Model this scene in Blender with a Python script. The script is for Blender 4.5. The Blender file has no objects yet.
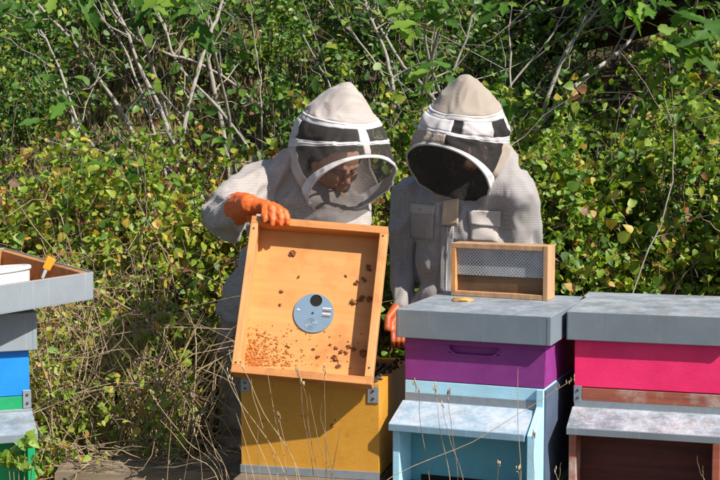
import bpy, bmesh, math, random
import numpy as np
from mathutils import Vector, Matrix, noise

# ------------------------------------------------------------------ camera, world, sun, exposure
random.seed(7)
rng = np.random.default_rng(11)
SC = bpy.context.scene
C = SC.collection
EYE = 1.60
PITCH = math.radians(4.82)
FPX = 1400.0
cam_d = bpy.data.cameras.new('camera')
cam_d.sensor_width = 36.0
cam_d.lens = FPX / 720.0 * 36.0
cam_d.clip_start = 0.05
cam_d.clip_end = 2000
cam = bpy.data.objects.new('camera', cam_d)
C.objects.link(cam)
cam.location = (0, 0, EYE)
cam.rotation_euler = (math.radians(90) - PITCH, 0, 0)
SC.camera = cam

SUN_AZ = math.radians(52)     # to the right of straight behind the camera
SUN_EL = math.radians(43)
sdir = Vector((math.sin(SUN_AZ) * math.cos(SUN_EL), -math.cos(SUN_AZ) * math.cos(SUN_EL), math.sin(SUN_EL)))
w = bpy.data.worlds.new('World')
SC.world = w
w.use_nodes = True
wn = w.node_tree
sky = wn.nodes.new('ShaderNodeTexSky')
sky.sky_type = 'NISHITA'
sky.sun_disc = False
sky.sun_elevation = SUN_EL
sky.sun_rotation = math.atan2(sdir.x, sdir.y)
wn.links.new(sky.outputs[0], wn.nodes['Background'].inputs[0])
wn.nodes['Background'].inputs[1].default_value = 0.08
sun_d = bpy.data.lights.new('sun', 'SUN')
sun_d.energy = 5.0
sun_d.angle = math.radians(0.5)
sun_d.color = (1.0, 0.95, 0.87)
sun = bpy.data.objects.new('sun', sun_d)
C.objects.link(sun)
sun.rotation_euler = sdir.to_track_quat('Z', 'Y').to_euler()
SC.view_settings.view_transform = 'Standard'
SC.view_settings.look = 'None'
SC.view_settings.exposure = 0.54
SC.view_settings.gamma = 1.0
SC.cycles.use_denoising = True
SC.cycles.max_bounces = 6
SC.cycles.transparent_max_bounces = 12


def at(px, py, Y):
    """the point at world depth Y seen at pixel (px, py) of the 720x480 photograph"""
    a = (px - 360.0) / FPX
    b = (240.0 - py) / FPX
    dy = math.cos(PITCH) + b * math.sin(PITCH)
    dz = -math.sin(PITCH) + b * math.cos(PITCH)
    return Vector((a / dy * Y, Y, EYE + dz / dy * Y))


# ------------------------------------------------------------------ materials
def new_mat(name):
    m = bpy.data.materials.new(name)
    m.use_nodes = True
    return m, m.node_tree, m.node_tree.nodes['Principled BSDF']


def lk(nt, a, b):
    nt.links.new(a, b)


def coords(nt, scale=(1, 1, 1), kind='Object'):
    tc = nt.nodes.new('ShaderNodeTexCoord')
    mp = nt.nodes.new('ShaderNodeMapping')
    mp.inputs['Scale'].default_value = scale
    lk(nt, tc.outputs[kind], mp.inputs[0])
    return mp.outputs[0]


def nz(nt, co, scale, detail=4, rough=0.6):
    n = nt.nodes.new('ShaderNodeTexNoise')
    n.inputs['Scale'].default_value = scale
    n.inputs['Detail'].default_value = detail
    n.inputs['Roughness'].default_value = rough
    lk(nt, co, n.inputs['Vector'])
    return n.outputs[0]


def ramp(nt, fac, stops):
    r = nt.nodes.new('ShaderNodeValToRGB')
    e = r.color_ramp.elements
    while len(e) < len(stops):
        e.new(0.5)
    for i, (p, c) in enumerate(stops):
        e[i].position = p
        e[i].color = (c[0], c[1], c[2], 1)
    lk(nt, fac, r.inputs[0])
    return r.outputs[0]


def mix(nt, fac, a, b, mode='MIX'):
    m = nt.nodes.new('ShaderNodeMix')
    m.data_type = 'RGBA'
    m.blend_type = mode
    for sock, v in ((0, fac), (6, a), (7, b)):
        if hasattr(v, 'node'):
            lk(nt, v, m.inputs[sock])
        elif sock == 0:
            m.inputs[0].default_value = v
        else:
            m.inputs[sock].default_value = (v[0], v[1], v[2], 1)
    return m.outputs[2]


def bump(nt, p, h, strength=0.3, dist=0.01):
    b = nt.nodes.new('ShaderNodeBump')
    b.inputs['Strength'].default_value = strength
    b.inputs['Distance'].default_value = dist
    lk(nt, h, b.inputs['Height'])
    lk(nt, b.outputs[0], p.inputs['Normal'])


BW = ((0, 0, 0), (1, 1, 1))


def paint(name, col, dirt=(0.25, 0.2, 0.13), amount=0.25, rough=0.5, chips=0.0, chipcol=(0.35, 0.24, 0.13)):
    """brushed paint on wood: faint board grain, weathering, dirt specks"""
    m, nt, p = new_mat(name)
    co = coords(nt, (1, 1, 1))
    big = nz(nt, co, 9, 5, 0.65)
    c1 = mix(nt, ramp(nt, big, [(0.3, BW[0]), (0.75, BW[1])]), col, tuple(min(1, x * 1.22 + 0.015) for x in col))
    f = ramp(nt, nz(nt, co, 38, 6, 0.75), [(0.58, BW[0]), (0.72, (amount,) * 3)])
    c2 = mix(nt, f, c1, dirt)
    if chips:
        g = ramp(nt, nz(nt, coords(nt, (1, 1, 4)), 24, 8, 0.7), [(0.62 - 0.08 * chips, BW[0]), (0.66 - 0.06 * chips, BW[1])])
        c2 = mix(nt, g, c2, chipcol)
    lk(nt, c2, p.inputs['Base Color'])
    p.inputs['Roughness'].default_value = rough
    gr = nz(nt, coords(nt, (4, 4, 60)), 6, 6, 0.7)
    bump(nt, p, gr, 0.25, 0.004)
    return m


def wood(name, c0, c1, axis=0, rough=0.65, scale=7, stain=None):
    m, nt, p = new_mat(name)
    s = [14, 14, 14]
    s[axis] = 0.9
    co = coords(nt, tuple(s))
    n = nz(nt, co, scale * 0.45, 6, 0.62)
    c = ramp(nt, n, [(0.28, c0), (0.52, tuple((a + b) / 2 for a, b in zip(c0, c1))), (0.74, c1)])
    if stain:
        f = ramp(nt, nz(nt, coords(nt), 7, 5, 0.7), [(0.5, BW[0]), (0.68, (0.75,) * 3)])
        c = mix(nt, f, c, stain)
    lk(nt, c, p.inputs['Base Color'])
    p.inputs['Roughness'].default_value = rough
    bump(nt, p, n, 0.3, 0.004)
    return m


def tin(name, col=(0.19, 0.215, 0.235), top=0.75, rust=(0.3, 0.19, 0.1), dust=(0.5, 0.5, 0.5), seed=0.0):
    """painted/galvanised sheet: dull, streaked; dust and brown stains lie on upward faces"""
    m, nt, p = new_mat(name)
    tc = nt.nodes.new('ShaderNodeTexCoord')
    mp = nt.nodes.new('ShaderNodeMapping')
    mp.inputs['Location'].default_value = (seed, seed * 0.7, seed * 1.3)
    lk(nt, tc.outputs['Object'], mp.inputs[0])
    co = mp.outputs[0]
    c = mix(nt, ramp(nt, nz(nt, co, 6, 6, 0.7), [(0.3, BW[0]), (0.72, BW[1])]), col, tuple(x * 1.3 for x in col))
    sp = ramp(nt, nz(nt, co, 70, 4, 0.7), [(0.66, BW[0]), (0.74, (0.5,) * 3)])
    c = mix(nt, sp, c, (0.45, 0.45, 0.42))
    st_ = ramp(nt, nz(nt, coords(nt, (22, 22, 1.2)), 2.5, 5, 0.7), [(0.56, BW[0]), (0.70, (0.4,) * 3)])
    c = mix(nt, st_, c, tuple(x * 1.9 for x in col))
    geo = nt.nodes.new('ShaderNodeNewGeometry')
    sx = nt.nodes.new('ShaderNodeSeparateXYZ')
    lk(nt, geo.outputs['Normal'], sx.inputs[0])
    upf = ramp(nt, sx.outputs[2], [(0.75, BW[0]), (0.95, BW[1])])
    d1 = ramp(nt, nz(nt, co, 11, 12, 0.85), [(0.42, BW[0]), (0.62, (top,) * 3)])
    f1 = mix(nt, 1.0, d1, upf, 'MULTIPLY')
    c = mix(nt, f1, c, dust)
    d2 = ramp(nt, nz(nt, co, 9, 12, 0.88), [(0.56, BW[0]), (0.62, (0.8,) * 3)])
    f2 = mix(nt, 1.0, d2, upf, 'MULTIPLY')
    c = mix(nt, f2, c, rust)
    lk(nt, c, p.inputs['Base Color'])
    p.inputs['Metallic'].default_value = 0.1
    p.inputs['Roughness'].default_value = 0.5
    bump(nt, p, nz(nt, co, 5, 4, 0.5), 0.25, 0.01)
    return m


def plain(name, col, rough=0.6, metal=0.0, vary=0.2, scale=20):
    m, nt, p = new_mat(name)
    n = nz(nt, coords(nt), scale, 4, 0.6)
    lk(nt, mix(nt, n, tuple(x * (1 - vary) for x in col), tuple(min(1, x * (1 + vary)) for x in col)), p.inputs['Base Color'])
    p.inputs['Roughness'].default_value = rough
    p.inputs['Metallic'].default_value = metal
    return m


def fabric(name, col, cell=0.0085, dots=True):
    """ventilated beekeeping cloth: rows of small dimples, faint soiling"""
    m, nt, p = new_mat(name)
    co = coords(nt, (1, 1, 1))
    base = mix(nt, nz(nt, co, 5, 5, 0.6), tuple(x * 0.80 for x in col), tuple(min(1, x * 1.1) for x in col))
    if dots:
        sx = nt.nodes.new('ShaderNodeSeparateXYZ')
        lk(nt, co, sx.inputs[0])
        ad = nt.nodes.new('ShaderNodeMath')
        ad.operation = 'ADD'
        lk(nt, sx.outputs[0], ad.inputs[0])
        lk(nt, sx.outputs[1], ad.inputs[1])
        cb = nt.nodes.new('ShaderNodeCombineXYZ')
        lk(nt, ad.outputs[0], cb.inputs[0])
        lk(nt, sx.outputs[2], cb.inputs[1])
        v = nt.nodes.new('ShaderNodeTexVoronoi')
        v.voronoi_dimensions = '2D'
        v.inputs['Scale'].default_value = 1 / cell
        v.inputs['Randomness'].default_value = 0.1
        lk(nt, cb.outputs[0], v.inputs['Vector'])
        d = ramp(nt, v.outputs['Distance'], [(0.12, BW[0]), (0.40, BW[1])])
        base = mix(nt, 1.0, base, mix(nt, d, (0.76, 0.75, 0.76), (1, 1, 1)), 'MULTIPLY')
        bump(nt, p, d, 0.22, 0.001)
    else:
        bump(nt, p, nz(nt, co, 160, 3, 0.6), 0.35, 0.002)
    soil = ramp(nt, nz(nt, co, 3.1, 7, 0.7), [(0.48, BW[0]), (0.66, (0.55,) * 3)])
    base = mix(nt, soil, base, (0.27, 0.23, 0.19))
    lk(nt, base, p.inputs['Base Color'])
    p.inputs['Roughness'].default_value = 0.9
    p.inputs['Sheen Weight'].default_value = 0.15
    return m


def netting(name, opacity, col=(0.015, 0.015, 0.015)):
    m, nt, p = new_mat(name)
    p.inputs['Base Color'].default_value = (*col, 1)
    p.inputs['Roughness'].default_value = 0.8
    tr = nt.nodes.new('ShaderNodeBsdfTransparent')
    mx = nt.nodes.new('ShaderNodeMixShader')
    n = nz(nt, coords(nt), 60, 3, 0.6)
    mr = nt.nodes.new('ShaderNodeMapRange')
    mr.inputs[3].default_value = opacity - 0.12
    mr.inputs[4].default_value = opacity + 0.12
    lk(nt, n, mr.inputs[0])
    lk(nt, mr.outputs[0], mx.inputs[0])
    lk(nt, tr.outputs[0], mx.inputs[1])
    lk(nt, p.outputs[0], mx.inputs[2])
    lk(nt, mx.outputs[0], nt.nodes['Material Output'].inputs[0])
    return m


def leaf_mat(name, stops, transl=0.3, rough=0.42, spec=0.5):
    """leaf colour by the per-leaf 'tint' attribute, with light passing through the blade"""
    m, nt, p = new_mat(name)
    a = nt.nodes.new('ShaderNodeAttribute')
    a.attribute_name = 'tint'
    c = ramp(nt, a.outputs['Fac'], stops)
    n = nz(nt, coords(nt), 55, 3, 0.6)
    c = mix(nt, ramp(nt, n, [(0.35, (0,) * 3), (0.7, (0.5,) * 3)]), c, mix(nt, 1.0, c, (0.55, 0.6, 0.4), 'MULTIPLY'))
    lk(nt, c, p.inputs['Base Color'])
    p.inputs['Roughness'].default_value = rough
    p.inputs['Specular IOR Level'].default_value = spec
    t = nt.nodes.new('ShaderNodeBsdfTranslucent')
    c2 = mix(nt, 1.0, c, (1.5, 1.6, 0.5), 'MULTIPLY')
    lk(nt, c2, t.inputs[0])
    mx = nt.nodes.new('ShaderNodeMixShader')
    mx.inputs[0].default_value = transl
    lk(nt, p.outputs[0], mx.inputs[1])
    lk(nt, t.outputs[0], mx.inputs[2])
    lk(nt, mx.outputs[0], nt.nodes['Material Output'].inputs[0])
    return m


M = {}
M['tin_grey'] = tin('grey_sheet_metal', (0.165, 0.20, 0.23), 0.6, dust=(0.52, 0.56, 0.62))
M['tin_grey_b'] = tin('grey_sheet_metal_dusty', (0.165, 0.195, 0.22), 0.65, (0.40, 0.25, 0.13), (0.58, 0.60, 0.64), 3.1)
M['tin_porch'] = tin('porch_sheet_metal', (0.17, 0.19, 0.215), 1.0, (0.42, 0.25, 0.12), (0.56, 0.58, 0.64), 6.4)
M['tin_blue'] = tin('worn_pale_blue_sheet', (0.20, 0.31, 0.40), 1.0, (0.42, 0.30, 0.18), (0.56, 0.60, 0.66), 2.4)
M['tin_lid'] = tin('pale_sheet_metal', (0.23, 0.26, 0.29), 0.6, (0.4, 0.3, 0.2), (0.6, 0.6, 0.6), 1.7)
M['galv'] = plain('galvanised_steel', (0.33, 0.37, 0.41), 0.4, 0.5, 0.25, 60)
M['steel'] = plain('screw_steel', (0.12, 0.12, 0.12), 0.4, 0.8)
M['purple'] = paint('purple_paint', (0.215, 0.024, 0.19), amount=0.2)
M['crimson'] = paint('crimson_paint', (0.80, 0.016, 0.125), amount=0.22)
M['skyblue'] = paint('pale_blue_paint', (0.36, 0.62, 0.74), amount=0.5, chips=0.15, chipcol=(0.55, 0.6, 0.6))
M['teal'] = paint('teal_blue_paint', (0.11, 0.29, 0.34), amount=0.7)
M['side_shade'] = paint('shaded_side_blue', (0.07, 0.10, 0.155), amount=0.3)  # dark blue with the shade of the pale blue hive's side in it
M['blue'] = paint('bright_blue_paint', (0.0, 0.20, 0.72), amount=0.15)
M['green'] = paint('green_paint', (0.0, 0.26, 0.09), amount=0.2)
M['ochre'] = paint('ochre_yellow_paint', (0.53, 0.245, 0.02), dirt=(0.18, 0.09, 0.03), amount=0.6, chips=0.1, chipcol=(0.42, 0.2, 0.05))
M['redwood'] = wood('red_stained_wood', (0.06, 0.013, 0.008), (0.16, 0.04, 0.02), 0, stain=(0.05, 0.015, 0.01))
M['redstrip'] = wood('red_brown_worn_wood', (0.22, 0.05, 0.03), (0.40, 0.12, 0.065), 0, stain=(0.5, 0.42, 0.36))
M['pine'] = wood('orange_pine', (0.44, 0.165, 0.04), (0.64, 0.28, 0.09), 0, stain=(0.30, 0.11, 0.03))
M['pine_v'] = wood('orange_pine_upright', (0.52, 0.21, 0.055), (0.76, 0.38, 0.15), 2, stain=(0.36, 0.14, 0.04))
M['ply'] = wood('orange_plywood', (0.55, 0.235, 0.06), (0.69, 0.32, 0.10), 0, scale=4, stain=(0.46, 0.17, 0.04))
M['oldpine'] = wood('aged_orange_wood', (0.30, 0.12, 0.035), (0.52, 0.25, 0.09), 0, stain=(0.12, 0.06, 0.03))
M['boxwood'] = wood('box_wood', (0.36, 0.20, 0.10), (0.62, 0.36, 0.19), 2, stain=(0.22, 0.13, 0.07))
M['darkwood'] = wood('brown_stained_board', (0.07, 0.035, 0.015), (0.22, 0.12, 0.05), 0, stain=(0.05, 0.03, 0.02))
M['greywood'] = wood('weathered_timber', (0.10, 0.075, 0.05), (0.27, 0.20, 0.135), 0, stain=(0.1, 0.07, 0.04), rough=0.9)
M['blackcomb'] = plain('dark_comb_and_propolis', (0.03, 0.018, 0.01), 0.7, 0, 0.6, 60)
M['white'] = plain('white_plastic', (0.74, 0.75, 0.76), 0.4, 0, 0.04, 8)
M['discblue'] = plain('pale_blue_metal', (0.22, 0.31, 0.40), 0.4, 0.3, 0.12, 30)
M['black'] = plain('black_void', (0.006, 0.005, 0.004), 0.9)
M['wax'] = plain('orange_wax', (0.42, 0.14, 0.02), 0.6, 0, 0.6, 160)
M['propolis'] = plain('dark_propolis', (0.20, 0.065, 0.018), 0.5, 0, 0.5, 80)
M['orangeplastic'] = plain('orange_enamel', (0.85, 0.30, 0.02), 0.45)
M['rubber'] = plain('orange_rubber', (0.70, 0.125, 0.02), 0.55, 0, 0.16, 26)
M['redrubber'] = plain('red_orange_rubber', (0.44, 0.085, 0.02), 0.45, 0, 0.16, 26)
M['suit'] = fabric('ventilated_suit_cloth', (0.40, 0.355, 0.33))
M['suit_b'] = fabric('ventilated_jacket_cloth', (0.35, 0.325, 0.32))
M['khaki'] = fabric('khaki_hood_cloth', (0.40, 0.33, 0.265), 0.007)
M['hoodcloth'] = fabric('pale_hood_cloth', (0.45, 0.395, 0.365), 0.007)
M['band'] = fabric('white_band_cloth', (0.57, 0.55, 0.565), dots=False)
M['pocket'] = fabric('pale_pocket_cloth', (0.47, 0.42, 0.39), dots=False)
M['velcro'] = fabric('tan_velcro_cloth', (0.56, 0.42, 0.28), dots=False)
M['net'] = netting('black_netting', 0.44)
M['net_dark'] = netting('dense_black_netting', 0.86, (0.008, 0.008, 0.008))
M['net_side'] = netting('side_netting', 0.62, (0.03, 0.027, 0.025))
M['net_grey'] = netting('grey_side_netting', 0.42, (0.07, 0.063, 0.055))
M['skin'] = plain('skin', (0.58, 0.29, 0.18), 0.5, 0, 0.12, 30)
M['hair'] = plain('dark_hair', (0.025, 0.015, 0.01), 0.6, 0, 0.4, 90)
M['eye'] = plain('eye', (0.30, 0.2, 0.15), 0.2)
M['boot'] = plain('dark_boot_rubber', (0.03, 0.035, 0.03), 0.5)
M['thread'] = plain('zip_teeth', (0.45, 0.45, 0.5), 0.5, 0.2)
M['concrete'] = plain('concrete_block', (0.3, 0.29, 0.27), 0.95, 0, 0.2, 15)


# ------------------------------------------------------------------ mesh helpers
def mesh_obj(name, verts, faces, mat, parent=None, smooth=False):
    me = bpy.data.meshes.new(name)
    me.from_pydata(verts, [], faces)
    if mat:
        me.materials.append(mat)
    if smooth:
        me.polygons.foreach_set('use_smooth', [True] * len(me.polygons))
    o = bpy.data.objects.new(name, me)
    C.objects.link(o)
    if parent:
        o.parent = parent
    return o


def from_bm(name, bm, mat, parent=None, smooth=False, bevel=0.0, seg=2):
    me = bpy.data.meshes.new(name)
    bm.normal_update()
    bm.to_mesh(me)
    bm.free()
    if mat:
        me.materials.append(mat)
    if smooth:
        me.polygons.foreach_set('use_smooth', [True] * len(me.polygons))
    o = bpy.data.objects.new(name, me)
    C.objects.link(o)
    if parent:
        o.parent = parent
    if bevel:
        b = o.modifiers.new('bevel', 'BEVEL')
        b.width = bevel
        b.segments = seg
        b.limit_method = 'ANGLE'
    return o


def bx(bm, x0, x1, y0, y1, z0, z1):
    v = [bm.verts.new(p) for p in ((x0, y0, z0), (x1, y0, z0), (x1, y1, z0), (x0, y1, z0),
                                   (x0, y0, z1), (x1, y0, z1), (x1, y1, z1), (x0, y1, z1))]
    for f in ((3, 2, 1, 0), (4, 5, 6, 7), (0, 1, 5, 4), (1, 2, 6, 5), (2, 3, 7, 6), (3, 0, 4, 7)):
        bm.faces.new([v[i] for i in f])


def box(name, ext, mat, parent, bevel=0.002):
    bm = bmesh.new()
    bx(bm, *ext)
    return from_bm(name, bm, mat, parent, bevel=bevel)


def prism(name, prof, x0, x1, mat, parent, bevel=0.0015):
    """profile in (y, z) extruded along x"""
    bm = bmesh.new()
    a = [bm.verts.new((x0, y, z)) for y, z in prof]
    b = [bm.verts.new((x1, y, z)) for y, z in prof]
    n = len(prof)
    bm.faces.new(a)
    bm.faces.new(b[::-1])
    for i in range(n):
        j = (i + 1) % n
        bm.faces.new((a[j], a[i], b[i], b[j]))
    bmesh.ops.recalc_face_normals(bm, faces=bm.faces)
    return from_bm(name, bm, mat, parent, bevel=bevel)


def cyl(bm, c, r, depth, axis='Z', seg=24, r2=None):
    rot = {'Z': Matrix.Identity(4), 'X': Matrix.Rotation(math.pi / 2, 4, 'Y'), 'Y': Matrix.Rotation(math.pi / 2, 4, 'X')}[axis]
    bmesh.ops.create_cone(bm, cap_ends=True, segments=seg, radius1=r, radius2=r if r2 is None else r2, depth=depth,
                          matrix=Matrix.Translation(c) @ rot)


def lump(bm, c, r, rough=0.35, sub=2, sc=(1, 1, 1)):
    g = bmesh.ops.create_icosphere(bm, subdivisions=sub, radius=1)
    off = Vector((random.random() * 50, random.random() * 50, 0))
    for v in g['verts']:
        k = 1 + rough * noise.noise(v.co * 1.6 + off)
        v.co = Vector(c) + Vector((v.co.x * sc[0], v.co.y * sc[1], v.co.z * sc[2])) * r * k


def empty(name, loc, label, cat, group=None, rot=(0, 0, 0)):
    o = bpy.data.objects.new(name, None)
    C.objects.link(o)
    o.location = loc
    o.rotation_euler = rot
    o.empty_display_size = 0.1
    tag(o, label, cat, group)
    return o


def tag(o, label=None, cat=None, group=None, kind=None):
    for k, v in (('label', label), ('category', cat), ('group', group), ('kind', kind)):
        if v:
            o[k] = v
    return o


def tubes(name, paths, mat, parent=None, sides=5):
    """paths: list of (points Nx3, radii N)"""
    V, F = [], []
    n0 = 0
    for pts, rad in paths:
        P = np.asarray(pts, float)
        n = len(P)
        T = np.gradient(P, axis=0)
        T /= np.linalg.norm(T, axis=1)[:, None] + 1e-9
        ref = np.array([0.37, 0.81, 0.45])
        A = np.cross(T, ref)
        A /= np.linalg.norm(A, axis=1)[:, None] + 1e-9
        B = np.cross(T, A)
        R = np.broadcast_to(np.asarray(rad, float), (n,))
        for k in range(sides):
            t = 2 * math.pi * k / sides
            V.append(P + (A * math.cos(t) + B * math.sin(t)) * R[:, None])
        for k in range(sides):
            a = n0 + k * n
            b = n0 + ((k + 1) % sides) * n
            for i in range(n - 1):
                F.append((a + i, a + i + 1, b + i + 1, b + i))
        F.append(tuple(n0 + k * n + n - 1 for k in range(sides)))
        F.append(tuple(n0 + k * n for k in range(sides))[::-1])
        n0 += n * sides
    V = np.concatenate(V)
    return mesh_obj(name, V.tolist(), F, mat, parent, smooth=True)


def bez(a, b, c, n=9, wob=0.0):
    a, b, c = (np.asarray(v, float) for v in (a, b, c))
    t = np.linspace(0, 1, n)[:, None]
    P = (1 - t) ** 2 * a + 2 * t * (1 - t) * b + t * t * c
    if wob:
        d = rng.normal(0, wob, (n, 3))
        d[0] = 0
        P = P + d
    return P


def spline(pts, n=24):
    """Catmull-Rom through the points"""
    P = np.asarray([list(p) for p in pts], float)
    P = np.vstack([2 * P[0] - P[1], P, 2 * P[-1] - P[-2]])
    out = []
    m = len(P) - 3
    for u in np.linspace(0, m - 1e-6, n):
        i = int(u)
        t = u - i
        p0, p1, p2, p3 = P[i:i + 4]
        out.append(0.5 * (2 * p1 + (p2 - p0) * t + (2 * p0 - 5 * p1 + 4 * p2 - p3) * t * t + (3 * p1 - p0 - 3 * p2 + p3) * t ** 3))
    return np.array(out)


def _leaf(pts, drop=0.16, fold=0.10):
    """pts: (x, half width) along the blade -> vertices and faces, folded along the midrib"""
    V = [(0, 0, 0)] + [(x, 0, -drop * x * x - 0.02) for x, _ in pts] + [(1, 0, -drop)]
    n = len(pts)
    F = []
    for sg in (1, -1):
        o = len(V)
        for x, w_ in pts:
            V.append((x - 0.04, sg * w_, -drop * x * x + fold * w_))
        F.append((0, o, 1) if sg > 0 else (0, 1, o))
        for i in range(n - 1):
            F.append((1 + i, o + i, o + i + 1, 2 + i) if sg > 0 else (1 + i, 2 + i, o + i + 1, o + i))
        F.append((n, o + n - 1, n + 1) if sg > 0 else (n, n + 1, o + n - 1))
    return V, F


LEAF = {
    'oval': _leaf([(0.22, 0.21), (0.5, 0.29), (0.78, 0.19)]),
    'narrow': _leaf([(0.3, 0.05), (0.65, 0.04)], 0.3, 0.1),
    'blade': _leaf([(0.3, 0.0065), (0.7, 0.005)], 0.35, 0.1),
    'broad': _leaf([(0.14, 0.34), (0.42, 0.42), (0.74, 0.26)], 0.22, 0.16),
}


def leaves(name, P, D, N, S, tint, mat, parent=None, shape='oval'):
    P, D, N = (np.asarray(v, float) for v in (P, D, N))
    S = np.asarray(S, float)[:, None]
    D = D / (np.linalg.norm(D, axis=1)[:, None] + 1e-9)
    W = np.cross(D, N)
    W /= np.linalg.norm(W, axis=1)[:, None] + 1e-9
    N = np.cross(W, D)
    lv, lf = LEAF[shape]
    fold = rng.uniform(0.3, 2.6, (len(P), 1))
    V = np.stack([P + S * (a * D + b * W + c * fold * N) for a, b, c in lv], axis=1)
    k = len(lv)
    V = V.reshape(-1, 3)
    n = len(P)
    base = (np.arange(n) * k)
    loops, sizes = [], []
    tot = sum(len(f) for f in lf)
    idx = np.array([i for f in lf for i in f])
    loops = (base[:, None] + idx[None, :]).reshape(-1)
    sizes = np.tile(np.array([len(f) for f in lf]), n)
    starts = np.concatenate([[0], np.cumsum(sizes)[:-1]])
    me = bpy.data.meshes.new(name)
    me.vertices.add(len(V))
    me.vertices.foreach_set('co', V.reshape(-1))
    me.loops.add(len(loops))
    me.loops.foreach_set('vertex_index', loops.astype(np.int32))
    me.polygons.add(len(sizes))
    me.polygons.foreach_set('loop_start', starts.astype(np.int32))
    me.polygons.foreach_set('loop_total', sizes.astype(np.int32))
    at_ = me.attributes.new('tint', 'FLOAT', 'POINT')
    at_.data.foreach_set('value', np.repeat(np.asarray(tint, float), k))
    me.update(calc_edges=True)
    me.validate()
    me.materials.append(mat)
    o = bpy.data.objects.new(name, me)
    C.objects.link(o)
    if parent:
        o.parent = parent
    return o


# ------------------------------------------------------------------ ground
def gz(x, y):
    """bank that climbs behind the beekeepers"""
    t = np.clip((y - 5.4) / 6.5, 0, 1)
    h = 3.2 * t * (0.8 + 0.2 * t)
    return h + 0.05 * np.sin(x * 1.7 + y) * np.clip((y - 5) / 2, 0, 1)


xs = np.concatenate([[-300, -120, -50, -20, -10], np.linspace(-6, 6, 61), [10, 20, 50, 120, 300]])
ys = np.concatenate([[-300, -100, -30, -8, -2], np.linspace(0, 15, 76), [20, 30, 60, 120, 300, 600]])
gv, gf = [], []
for j, y in enumerate(ys):
    for i, x in enumerate(xs):
        z = float(gz(x, y))
        if -7 < x < 7 and 0 < y < 15:
            z += 0.05 * noise.noise(Vector((x * 2.2, y * 2.2, 0))) + 0.02 * noise.noise(Vector((x * 9, y * 9, 3)))
        gv.append((x, y, z))
nx = len(xs)
for j in range(len(ys) - 1):
    for i in range(nx - 1):
        a = j * nx + i
        gf.append((a, a + 1, a + nx + 1, a + nx))
m, nt, p = new_mat('dry_earth_and_litter')
co = coords(nt)
c = ramp(nt, nz(nt, co, 3.2, 10, 0.75), [(0.3, (0.035, 0.024, 0.014)), (0.5, (0.11, 0.075, 0.04)), (0.62, (0.22, 0.16, 0.08)), (0.75, (0.10, 0.11, 0.035))])
lk(nt, c, p.inputs['Base Color'])
p.inputs['Roughness'].default_value = 0.95
bump(nt, p, nz(nt, co, 45, 8, 0.8), 1.0, 0.04)
g = mesh_obj('ground', gv, gf, m, smooth=True)
tag(g, 'dry earthy bank rising behind the hives under the thicket', kind='structure')


# ------------------------------------------------------------------ beehives
def hive_root(corner, lx, ly, psi, label, z=0.0):
    u = Vector((math.cos(psi), -math.sin(psi), 0))
    v = Vector((math.sin(psi), math.cos(psi), 0))
    p = Vector((corner[0], corner[1], 0)) - u * lx - v * ly
    p.z = z
    r = empty('beehive', p, label, 'beehive', 'beehives in a row', (0, 0, -psi))
    return r


HW, HD, OV = 0.215, 0.46, 0.022


def metal_roof(r, z0, z1, mat, over=OV, x=HW):
    bm = bmesh.new()
    o = over
    t = 0.004
    X0, X1, Y0, Y1 = -x - o, x + o, -o, HD + o
    q = [[(X0, Y0, z0), (X1, Y0, z0), (X1, Y1, z0), (X0, Y1, z0)],
         [(X0, Y0, z1), (X1, Y0, z1), (X1, Y1, z1), (X0, Y1, z1)],
         [(X0 + t, Y0 + t, z0), (X1 - t, Y0 + t, z0), (X1 - t, Y1 - t, z0), (X0 + t, Y1 - t, z0)],
         [(X0 + t, Y0 + t, z1 - t), (X1 - t, Y0 + t, z1 - t), (X1 - t, Y1 - t, z1 - t), (X0 + t, Y1 - t, z1 - t)]]
    # the sheet is dented a little: subdivide the top
    q = [[bm.verts.new(c) for c in r4] for r4 in q]
    bm.faces.new(q[1])
    bm.faces.new(q[3][::-1])
    for i in range(4):
        j = (i + 1) % 4
        bm.faces.new((q[0][i], q[0][j], q[1][j], q[1][i]))
        bm.faces.new((q[2][j], q[2][i], q[3][i], q[3][j]))
        bm.faces.new((q[0][j], q[0][i], q[2][i], q[2][j]))
    bmesh.ops.recalc_face_normals(bm, faces=bm.faces)
    ob = from_bm('roof', bm, mat, r, bevel=0.0018, seg=2)
    # folded seam lines at the front corners
    for sx in (-1, 1):
        box('seam', (sx * (x + o) - 0.004 - (0.008 if sx > 0 else -0.008), sx * (x + o) + 0.004 - (0.008 if sx > 0 else -0.008), Y0 - 0.0008, Y0 + 0.001, z0 + 0.002, z1 - 0.004), mat, ob, bevel=0.0)
    return ob


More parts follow.
